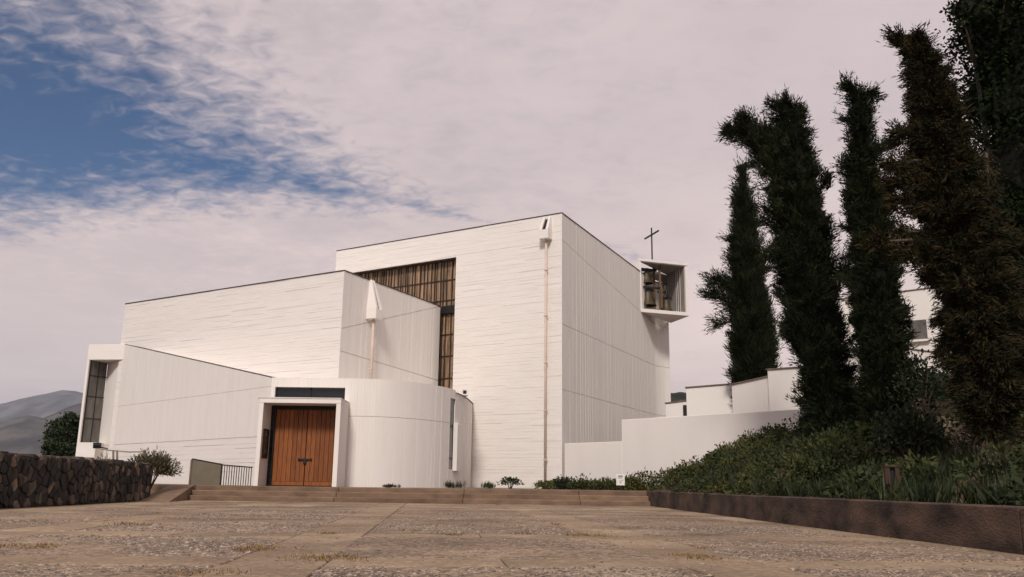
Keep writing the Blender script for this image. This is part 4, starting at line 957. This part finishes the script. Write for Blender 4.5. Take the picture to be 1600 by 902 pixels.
    leaf_mesh('crown', c - off, d, L, w, tint_c[idx] * RNG.uniform(.7, 1.2, len(c)), mat, root, .45)
    # dense inner twigs: an irregular column of darker wood and needles
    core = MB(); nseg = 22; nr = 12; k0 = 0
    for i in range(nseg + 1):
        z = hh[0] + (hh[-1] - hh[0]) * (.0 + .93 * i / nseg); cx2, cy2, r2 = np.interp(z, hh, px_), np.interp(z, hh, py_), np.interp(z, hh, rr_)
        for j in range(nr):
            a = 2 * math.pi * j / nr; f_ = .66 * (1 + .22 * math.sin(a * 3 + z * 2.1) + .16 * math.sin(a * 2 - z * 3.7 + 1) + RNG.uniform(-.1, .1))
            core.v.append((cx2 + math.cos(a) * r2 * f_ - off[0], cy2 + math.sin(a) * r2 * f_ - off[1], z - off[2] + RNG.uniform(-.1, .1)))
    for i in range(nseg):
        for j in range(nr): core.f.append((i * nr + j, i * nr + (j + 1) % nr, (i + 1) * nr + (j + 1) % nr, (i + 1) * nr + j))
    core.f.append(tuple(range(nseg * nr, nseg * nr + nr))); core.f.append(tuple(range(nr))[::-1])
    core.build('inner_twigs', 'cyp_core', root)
    tr = [Vector((0, 0, -.1))] + [Vector((np.interp(z, hh, px_) - off[0], np.interp(z, hh, py_) - off[1], z - off[2])) for z in np.linspace(hh[0], hh[-1] * .9, 6)]
    tk = .5 if droop else 1.0; MB().tube(tr, [.19 * tk, .16 * tk, .14 * tk, .11 * tk, .08 * tk, .05 * tk, .02], 9).build('trunk', 'bark', root, smooth=True)
    return root
GRP = None
cypress('cypress_tree', 'shortest narrow pointed cypress standing behind the white courtyard walls', 36.5,
        [(1158, 266, 2), (1158, 290, 9), (1160, 320, 18), (1164, 370, 25), (1166, 420, 30), (1170, 470, 36), (1177, 530, 42), (1180, 590, 44), (1184, 640, 44), (1186, 690, 40)], 'cyp', 2300,
        [((1152, 452), (1112, 442), .16, 40), ((1152, 478), (1108, 466), .16, 40), ((1155, 505), (1120, 508), .12, 20), ((1190, 400), (1216, 380), .2, 20)], up=1.6, tuft=.55, base_z=.9)
cypress('cypress_tree', 'tall leaning cypress with a side limb reaching left at its top', 24.0,
        [(1231, 158, 8), (1236, 178, 21), (1236, 210, 27), (1237, 250, 35), (1243, 300, 42), (1250, 350, 47), (1256, 400, 52), (1263, 450, 53), (1273, 510, 50), (1286, 570, 46), (1297, 640, 44), (1303, 690, 42)], 'cyp', 3300,
        [((1248, 330), (1185, 225), .62, 420), ((1240, 275), (1200, 215), .5, 240), ((1195, 235), (1142, 208), .26, 110), ((1195, 228), (1160, 190), .24, 70), ((1225, 180), (1210, 168), .2, 24), ((1280, 300), (1292, 282), .2, 20), ((1240, 360), (1194, 335), .25, 35), ((1300, 480), (1332, 400), .3, 40), ((1240, 400), (1198, 405), .3, 40)], up=.8, tuft=.34)
cypress('cypress_tree', 'slim tall cypress with a ragged bent tip, between two other conifers', 22.0,
        [(1343, 142, 9), (1343, 165, 17), (1344, 190, 22), (1345, 215, 20), (1346, 250, 26), (1352, 300, 33), (1359, 350, 38), (1364, 400, 42), (1371, 460, 44), (1377, 540, 42), (1380, 620, 42), (1382, 690, 42)], 'cyp', 3000,
        [((1343, 152), (1322, 137), .10, 34), ((1343, 152), (1362, 150), .08, 22), ((1360, 250), (1392, 230), .2, 35), ((1335, 260), (1316, 258), .15, 16)], up=.9, tuft=.30)
cypress('conifer_tree', 'largest brownish conifer with drooping layered branches at the right', 14.5,
        [(1428, 52, 7), (1438, 75, 19), (1446, 110, 30), (1455, 160, 40), (1464, 210, 46), (1474, 260, 52), (1484, 310, 58), (1496, 370, 66), (1514, 440, 64), (1531, 520, 64), (1543, 590, 60), (1548, 640, 48), (1553, 680, 24)], 'cypbrown', 3900,
        [((1450, 100), (1398, 56), .16, 50), ((1455, 200), (1402, 208), .2, 60), ((1462, 255), (1396, 262), .2, 75), ((1470, 292), (1398, 284), .2, 75), ((1475, 325), (1405, 316), .2, 75), ((1490, 400), (1368, 378, .5), .22, 130), ((1490, 380), (1410, 362), .2, 60), ((1540, 240), (1545, 300), .2, 40), ((1540, 360), (1598, 380), .25, 60)], droop=True, tuft=.24, brown=.6)
def broadleaf(name, label, base, trunk_h, blobs, n_leaf, leaf, mat, limb=.12, group=None):
    root = empty(name, base); tag(root, label, 'tree', group); off = np.array(root.location)
    Cs, Ds, Ts = [], [], []
    vol = np.array([b[1] ** 2 for b in blobs]); vol = vol / vol.sum()
    for (c, r_, sq), fr_ in zip(blobs, vol):
        core_blob(root, np.array(c) - off, r_ * .62, sq); c = np.array(c) - off; ncl = max(8, int(n_leaf * fr_ / 34)); 
        dirs = unit(RNG.normal(size=(ncl, 3))); rad_ = RNG.uniform(.35, 1.05, ncl) ** .7 * r_
        P = c + dirs * rad_[:, None] * np.array([1, 1, sq]); cr_ = r_ * .17
        idx = np.repeat(np.arange(ncl), 34); n = len(idx)
        Cs.append(P[idx] + RNG.normal(size=(n, 3)) * cr_); dd = unit(RNG.normal(size=(n, 3)) + dirs[idx] * .5 + np.array([0, 0, -.3])); Ds.append(dd); Ts.append(np.repeat(RNG.beta(1.5, 2.2, ncl) * 1.2, 34) * RNG.uniform(.7, 1.2, n))
        mid_ = Vector(c * .55); top = Vector(c)
        st = Vector((0, 0, trunk_h * .8)); MB().tube([st, st.lerp(mid_, .6) + Vector((0, 0, .2)), top], [limb, limb * .6, limb * .2], 7).build('limb', 'cyp_core', root, smooth=True)
        for _ in range(3):
            e = P[RNG.integers(ncl)]; MB().tube([top * .8 + st * .2, Vector(e)], [limb * .35, .015], 5).build('twig', 'bark', root, smooth=True)
    C = np.vstack(Cs); D_ = np.vstack(Ds); T_ = np.concatenate(Ts)
    leaf_mesh('crown', C, D_, RNG.uniform(.7, 1.3, len(C)) * leaf, RNG.uniform(.5, .75, len(C)) * leaf, T_, mat, root)
    MB().tube([(0, 0, -.2), (.03, 0, trunk_h * .5), (0, 0, trunk_h)], [limb * 1.9, limb * 1.5, limb * 1.2], 10).build('trunk', 'bark', root, smooth=True)
    return root
def core_blob(root, c, r_, sq):
    bm = bmesh.new(); bmesh.ops.create_icosphere(bm, subdivisions=2, radius=1.0)
    for v in bm.verts:
        k = r_ * (1 + .22 * fbm(v.co.x * 2.2 + c[0], v.co.y * 2.2 + c[1], v.co.z * 3)); v.co = Vector((c[0] + v.co.x * k, c[1] + v.co.y * k, c[2] + v.co.z * k * sq))
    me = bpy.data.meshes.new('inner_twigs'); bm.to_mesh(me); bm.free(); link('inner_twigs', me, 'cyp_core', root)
def bl(u, v, Y, rpx, sq=1.0): p = atY(u, v, Y); return (tuple(p), rpx / FPX * Y, sq)
eb = atY(1590, 560, 21); eb.z = hill_z(eb.x, eb.y)
broadleaf('broadleaf_tree', 'big dark leafy tree behind the conifers at the right edge', eb, 3.0,
          [bl(1570, 60, 20, 90), bl(1545, 20, 19.5, 60), bl(1620, 150, 20, 110), bl(1555, 150, 21, 70), bl(1600, 260, 20.5, 100), bl(1580, 360, 21, 90), bl(1680, 60, 21, 120), bl(1600, 460, 21, 90), bl(1690, 300, 21, 130), bl(1512, 18, 19.5, 32), bl(1585, -70, 20, 90), bl(1560, 540, 21, 80)], 60000, .12, 'broad', .14)
lb = atY(100, 720, 60); lb.z = -.05
broadleaf('roadside_tree', 'round green tree beyond the stone wall at the left', lb, 1.6,
          [bl(100, 680, 60, 24), bl(88, 700, 59, 16), bl(112, 664, 60, 17), bl(118, 692, 61, 22), bl(98, 712, 59, 20), bl(130, 675, 61, 18)], 15000, .20, 'broad2', .10)
# bushes on the right slope: a mass nobody could count
def inside_bed(x, y):
    if x < wall_x(min(y, 29)) + .45 and y < 29.4: return False
    s = (Vector((x, y, 0)) - G_A).dot(dg); o = (Vector((x, y, 0)) - G_A).dot(ng)
    return o > .30
Cs, Ds, Ts = [], [], []; nb_ = 0
while nb_ < 430:
    y = RNG.uniform(8, 37.2); x = RNG.uniform(1.6, 15)
    if not inside_bed(x, y): continue
    e = x - wall_x(min(y, 29))
    o_g = (Vector((x, y, 0)) - G_A).dot(ng)
    if e < 1.7 and y < 29: 
        if RNG.random() > .18: continue
    if y > 29.4 and o_g > 2.6: continue
    g_ = hill_z(x, y) if x > wall_x(min(y, 30)) + .3 else PZ
    near_wall = o_g < 1.6
    if y > 9 and .475 < x / y < .60 and RNG.random() < .8: continue
    r_ = RNG.uniform(.35, .65); hgt = RNG.uniform(.32, .66) * (1.05 if near_wall else .85) * (.75 if (e < 0.2) else 1)
    if y > 33.5: hgt *= .62
    nl = 340; th = RNG.uniform(0, 2 * np.pi, nl); ph_ = np.arccos(RNG.uniform(0, 1, nl)); k = RNG.uniform(.72, 1.05, nl)
    dv = np.stack([np.sin(ph_) * np.cos(th), np.sin(ph_) * np.sin(th), np.cos(ph_)], 1)
    Cs.append(np.array([x, y, g_]) + dv * k[:, None] * np.array([r_, r_, hgt]) + RNG.normal(size=(nl, 3)) * .05)
    Ds.append(unit(dv + RNG.normal(size=(nl, 3)) * .6)); Ts.append(np.full(nl, RNG.beta(1.1, 1.7) * (1.30 if near_wall else .45)) * RNG.uniform(.5, 1.4, nl)); nb_ += 1
C = np.vstack(Cs); o = leaf_mesh('shrub_mass', C, np.vstack(Ds), RNG.gamma(5, .016, len(C)) + .02, RNG.gamma(5, .008, len(C)) + .012, np.concatenate(Ts), 'shrub')
tag(o, 'low olive green bushes covering the slope below the white garden wall', 'shrubs', kind='stuff')
def tufts(spots, nbl, L, wd, lean=.5):
    Cs, Ds, Ls, Ws, Ts = [], [], [], [], []
    for (x, y, z, k) in spots:
        n = int(nbl * RNG.uniform(.6, 1.3)); a = RNG.uniform(0, 2 * np.pi, n); ln = RNG.uniform(.05, lean, n)
        Cs.append(np.array([x, y, z]) + RNG.normal(size=(n, 3)) * np.array([.09 * k, .09 * k, .005])); Ds.append(unit(np.stack([np.cos(a) * ln, np.sin(a) * ln, np.ones(n)], 1)))
        Ls.append(RNG.uniform(.5, 1.1, n) * L * k); Ws.append(RNG.uniform(.7, 1.2, n) * wd); Ts.append(np.full(n, RNG.beta(1.4, 1.6)) * RNG.uniform(.5, 1.4, n))
    return np.vstack(Cs), np.vstack(Ds), np.concatenate(Ls), np.concatenate(Ws), np.concatenate(Ts)
spots = []
while len(spots) < 190:
    y = RNG.uniform(8, 29.5); e = RNG.uniform(.4, 3.0) ** 1.0; x = wall_x(y) + .15 + e
    if RNG.random() < .35 + .65 * (fbm(x * 1.3, y * .9, 2) > -.2): spots.append((x, y, hill_z(x, y) - .02, RNG.uniform(.6, 1.3)))
o = leaf_mesh('bed_grass', *tufts(spots, 70, .42, .028, .95), 'grass'); tag(o, 'dark green strappy leaves along the top of the planter wall', 'plants', kind='stuff')
# single plants at the church foot
def plant(name, label, cat, loc, nbl, L, wd, mat, lean, spread):
    r_ = empty(name, loc); tag(r_, label, cat); sp_ = [(RNG.normal() * spread, RNG.normal() * spread * .4, 0, RNG.uniform(.7, 1.1)) for _ in range(9)]
    leaf_mesh('leaves', *tufts(sp_, nbl, L, wd, lean), mat, r_); MB().tube([(0, 0, -.02), (0, 0, .08)], [.04, .02], 6).build('root_crown', 'bark', r_); return r_
plant('grass_clump', 'green grass clump at the foot of the curved wall', 'plant', (*atY(708, 764, 31.6)[:2], PZ), 34, .30, .016, 'grass', .35, .20)
plant('grass_clump', 'smaller green tuft beside the drum corner', 'plant', (*atY(765, 764, 33.2)[:2], PZ), 26, .30, .018, 'grass', .5, .12)
plant('dark_plant', 'small withered dark plant at the curved wall foot', 'plant', (*atY(606, 762, 30.6)[:2], PZ), 22, .16, .03, 'broad2', 1.2, .16)
def bush(name, label, loc, r_, h_, n, L, wd, mat, tone=1.0, stems=5, long=False):
    ro = empty(name, loc); tag(ro, label, 'bush'); th = RNG.uniform(0, 2 * np.pi, n); ph_ = np.arccos(RNG.uniform(-.1, 1, n)); k = RNG.uniform(.35, 1.08, n) ** .7
    lump = 1 + .18 * np.sin(th * 4 + ph_ * 5); dv = np.stack([np.sin(ph_) * np.cos(th), np.sin(ph_) * np.sin(th), np.cos(ph_)], 1)
    C = dv * (k * lump)[:, None] * np.array([r_, r_ * .8, h_ * .58]) + np.array([0, 0, h_ * .38]); D_ = unit(dv * (1.4 if long else .8) + RNG.normal(size=(n, 3)) * .5 + np.array([0, 0, .3]))
    leaf_mesh('leaves', C, D_, RNG.uniform(.6, 1.2, n) * L, RNG.uniform(.7, 1.2, n) * wd, RNG.beta(1.3, 1.8, n) * tone, mat, ro)
    for i in range(stems):
        a = i * 2.4; MB().tube([(0, 0, -.1), (math.cos(a) * r_ * .3, math.sin(a) * r_ * .3, h_ * .4), (math.cos(a) * r_ * .7, math.sin(a) * r_ * .6, h_ * .8)], [.022, .015, .006], 6).build('stem', 'bark', ro, smooth=True)
    return ro
ol_ = atY(238, 728, 28.0); bush('oleander_bush', 'loose olive brown bush with long leaves behind the stone wall end', (ol_.x, ol_.y, .42), .74, 1.05, 3200, .15, .032, 'oleander', 1.1, 9)
ol_ = atY(160, 712, 28.4); bush('small_shrub', 'small brown tuft of shrub behind the stone wall near the floodlight', (ol_.x, ol_.y, .8), .22, .5, 160, .16, .03, 'oleander', 1.2, 3, True)
ol_ = atY(797, 762, 34.5); bush('round_bush', 'dark green low bush below the hall front left of the downpipe', (ol_.x, ol_.y, PZ), .42, .42, 500, .09, .05, 'broad2', 1.0, 4)
ol_ = atY(880, 762, 34.0); bush('round_bush', 'dark green low bush at the foot of the hall corner', (ol_.x, ol_.y, PZ), .45, .46, 500, .09, .05, 'broad2', 1.0, 4)
ol_ = atY(842, 764, 33.0); bush('yellow_shrub', 'small yellow green shrub right of the downpipe foot', (ol_.x + .2, ol_.y, PZ), .35, .30, 350, .08, .05, 'shrub', 1.3, 3)
for u, v, Y, r_, h_, lb_ in ((1440, 640, 21.5, .75, 1.7, 'tall dark bush filling the gap left of the path'), (1600, 700, 17.5, 1.0, 1.7, 'dark bush at the right edge beside the path'), (1420, 690, 17.5, .7, 1.2, 'dark bush in front of the ragged cypress')):
    p_b = atY(u, v, Y); bush('dark_bush', lb_, (p_b.x, p_b.y, hill_z(p_b.x, p_b.y)), r_, h_, int(2600 * r_), .12, .06, 'broad2', .8, 6)
# dry weeds in the paving joints
spots = []
def weed(a, b, k=1.0):
    p = gpt(a, b)
    if p.y < 28.6 and p.x < wall_x(p.y) - .05 and p.y > 4.5: spots.append((p.x, p.y, -.012, k))
hs = SW / 2
for i in range(420):
    ia = RNG.integers(-3, 3); ib = RNG.integers(-1, 7); t = RNG.uniform(-hs, PIT - hs); sgn_ = RNG.choice((-1, 1))
    if fbm(t * 1.7 + ia * 3.1, ib * 2.3, 1.0) < -.05: continue
    if RNG.random() < .62: weed(ia * PIT + sgn_ * hs + RNG.normal() * .01, 1.2 + ib * PIT + t, RNG.uniform(.35, .9))
    else: weed(ia * PIT + t, 1.2 + ib * PIT + sgn_ * hs + RNG.normal() * .01, RNG.uniform(.35, .9))
for (u, v, k) in ((535, 872, 1.5), (528, 876, 1.2), (400, 858, 1.5), (392, 860, 1.0), (500, 834, 1.0), (210, 821, 1.2), (14, 854, 1.4), (50, 856, 1.0), (935, 838, 1.1), (905, 838, 1.0), (1072, 869, 1.2), (1100, 874, .9), (290, 897, 1.3), (815, 835, 1.0), (700, 837, 1.0), (645, 830, 1.0)):
    p = atZ(u, v, 0)
    for _ in range(4): spots.append((p.x + RNG.normal() * .10, p.y + RNG.normal() * .05, -.004, k * RNG.uniform(.5, 1)))
for i in range(60):
    x = RNG.uniform(-10, 4.4); spots.append((x, 28.66, .0, RNG.uniform(.3, .9)))
o = leaf_mesh('paving_weeds', *tufts(spots, 26, .055, .009, 1.8), 'dry'); tag(o, 'dry yellow weeds growing in the plaza paving joints', 'weeds', kind='stuff')
# loose and exposed pebbles of the aggregate panels, near the viewer
nP = 42000; px = RNG.uniform(-9, 5.2, nP * 3); py = 4.8 + RNG.uniform(0, 1, nP * 3) ** 1.6 * 15
la = (px - g0.x) * gx.x + (py - g0.y) * gx.y; lb_ = (px - g0.x) * gd.x + (py - g0.y) * gd.y
fa = np.mod(la - hs, PIT); fb = np.mod(lb_ - 1.2 - hs, PIT); inn_ = (fa < PIT - SW) & (fb < PIT - SW)
patch = np.array([fbm(a * .9, b * .9, 4.0) for a, b in zip(px, py)]); keepm = (inn_ & (patch > -.45) | (RNG.uniform(0, 1, len(px)) < .05)) & (px < 4.58 + (28.8 - py) * .0319 - .05)
px, py = px[keepm][:nP], py[keepm][:nP]; n = len(px); r0 = RNG.gamma(4, .0022, n) + .003
base = np.stack([px, py, np.full(n, -.001)], 1); a0 = RNG.uniform(0, 6.28, n); st = RNG.uniform(.6, 1.5, n)
V = np.empty((n, 5, 3))
for k in range(4):
    an_ = a0 + k * np.pi / 2; V[:, k] = base + np.stack([np.cos(an_) * r0 * (st if k % 2 else 1), np.sin(an_) * r0 * (st if k % 2 else 1), np.zeros(n)], 1)
V[:, 4] = base + np.stack([r0 * .2, r0 * .1, r0 * .55], 1)
me = bpy.data.meshes.new('paving_pebbles'); idx = np.arange(n)[:, None] * 5; F = np.stack([np.hstack([idx + k, idx + (k + 1) % 4, idx + 4]) for k in range(4)], 1).reshape(-1)
me.vertices.add(5 * n); me.loops.add(12 * n); me.polygons.add(4 * n); me.vertices.foreach_set('co', V.reshape(-1)); me.loops.foreach_set('vertex_index', F.astype(np.int32))
me.polygons.foreach_set('loop_start', np.arange(0, 12 * n, 3, dtype=np.int32)); me.polygons.foreach_set('loop_total', np.full(4 * n, 3, dtype=np.int32))
at = me.attributes.new('tint', 'FLOAT', 'POINT'); at.data.foreach_set('value', np.repeat(RNG.beta(.8, 1.0, n), 5).astype(np.float32)); me.update()
M['pebble'] = material('river_pebble', (0.46, 0.37, 0.29), (0.09, 0.07, 0.062), 0.85, tint='tint', spec=0.2)
o = link('paving_pebbles', me, 'pebble'); tag(o, 'small pale and dark pebbles set in the plaza paving', 'pebbles', kind='stuff')
# ---- air
hzb = MB().box((0, 4000, 496), (26000, 26000, 1000)); hzo = hzb.build('haze', None); hzo['kind'] = 'stuff'; hzo['label'] = 'thin pale haze in the air over the valley'
hm = bpy.data.materials.new('valley_haze'); hm.use_nodes = True; t = hm.node_tree; t.nodes.clear()
pv = t.nodes.new('ShaderNodeVolumePrincipled'); pv.inputs['Color'].default_value = (0.66, 0.74, 0.92, 1); pv.inputs['Density'].default_value = 7e-5; pv.inputs['Anisotropy'].default_value = 0.0
ou = t.nodes.new('ShaderNodeOutputMaterial'); t.links.new(pv.outputs[0], ou.inputs['Volume']); hzo.data.materials.append(hm)
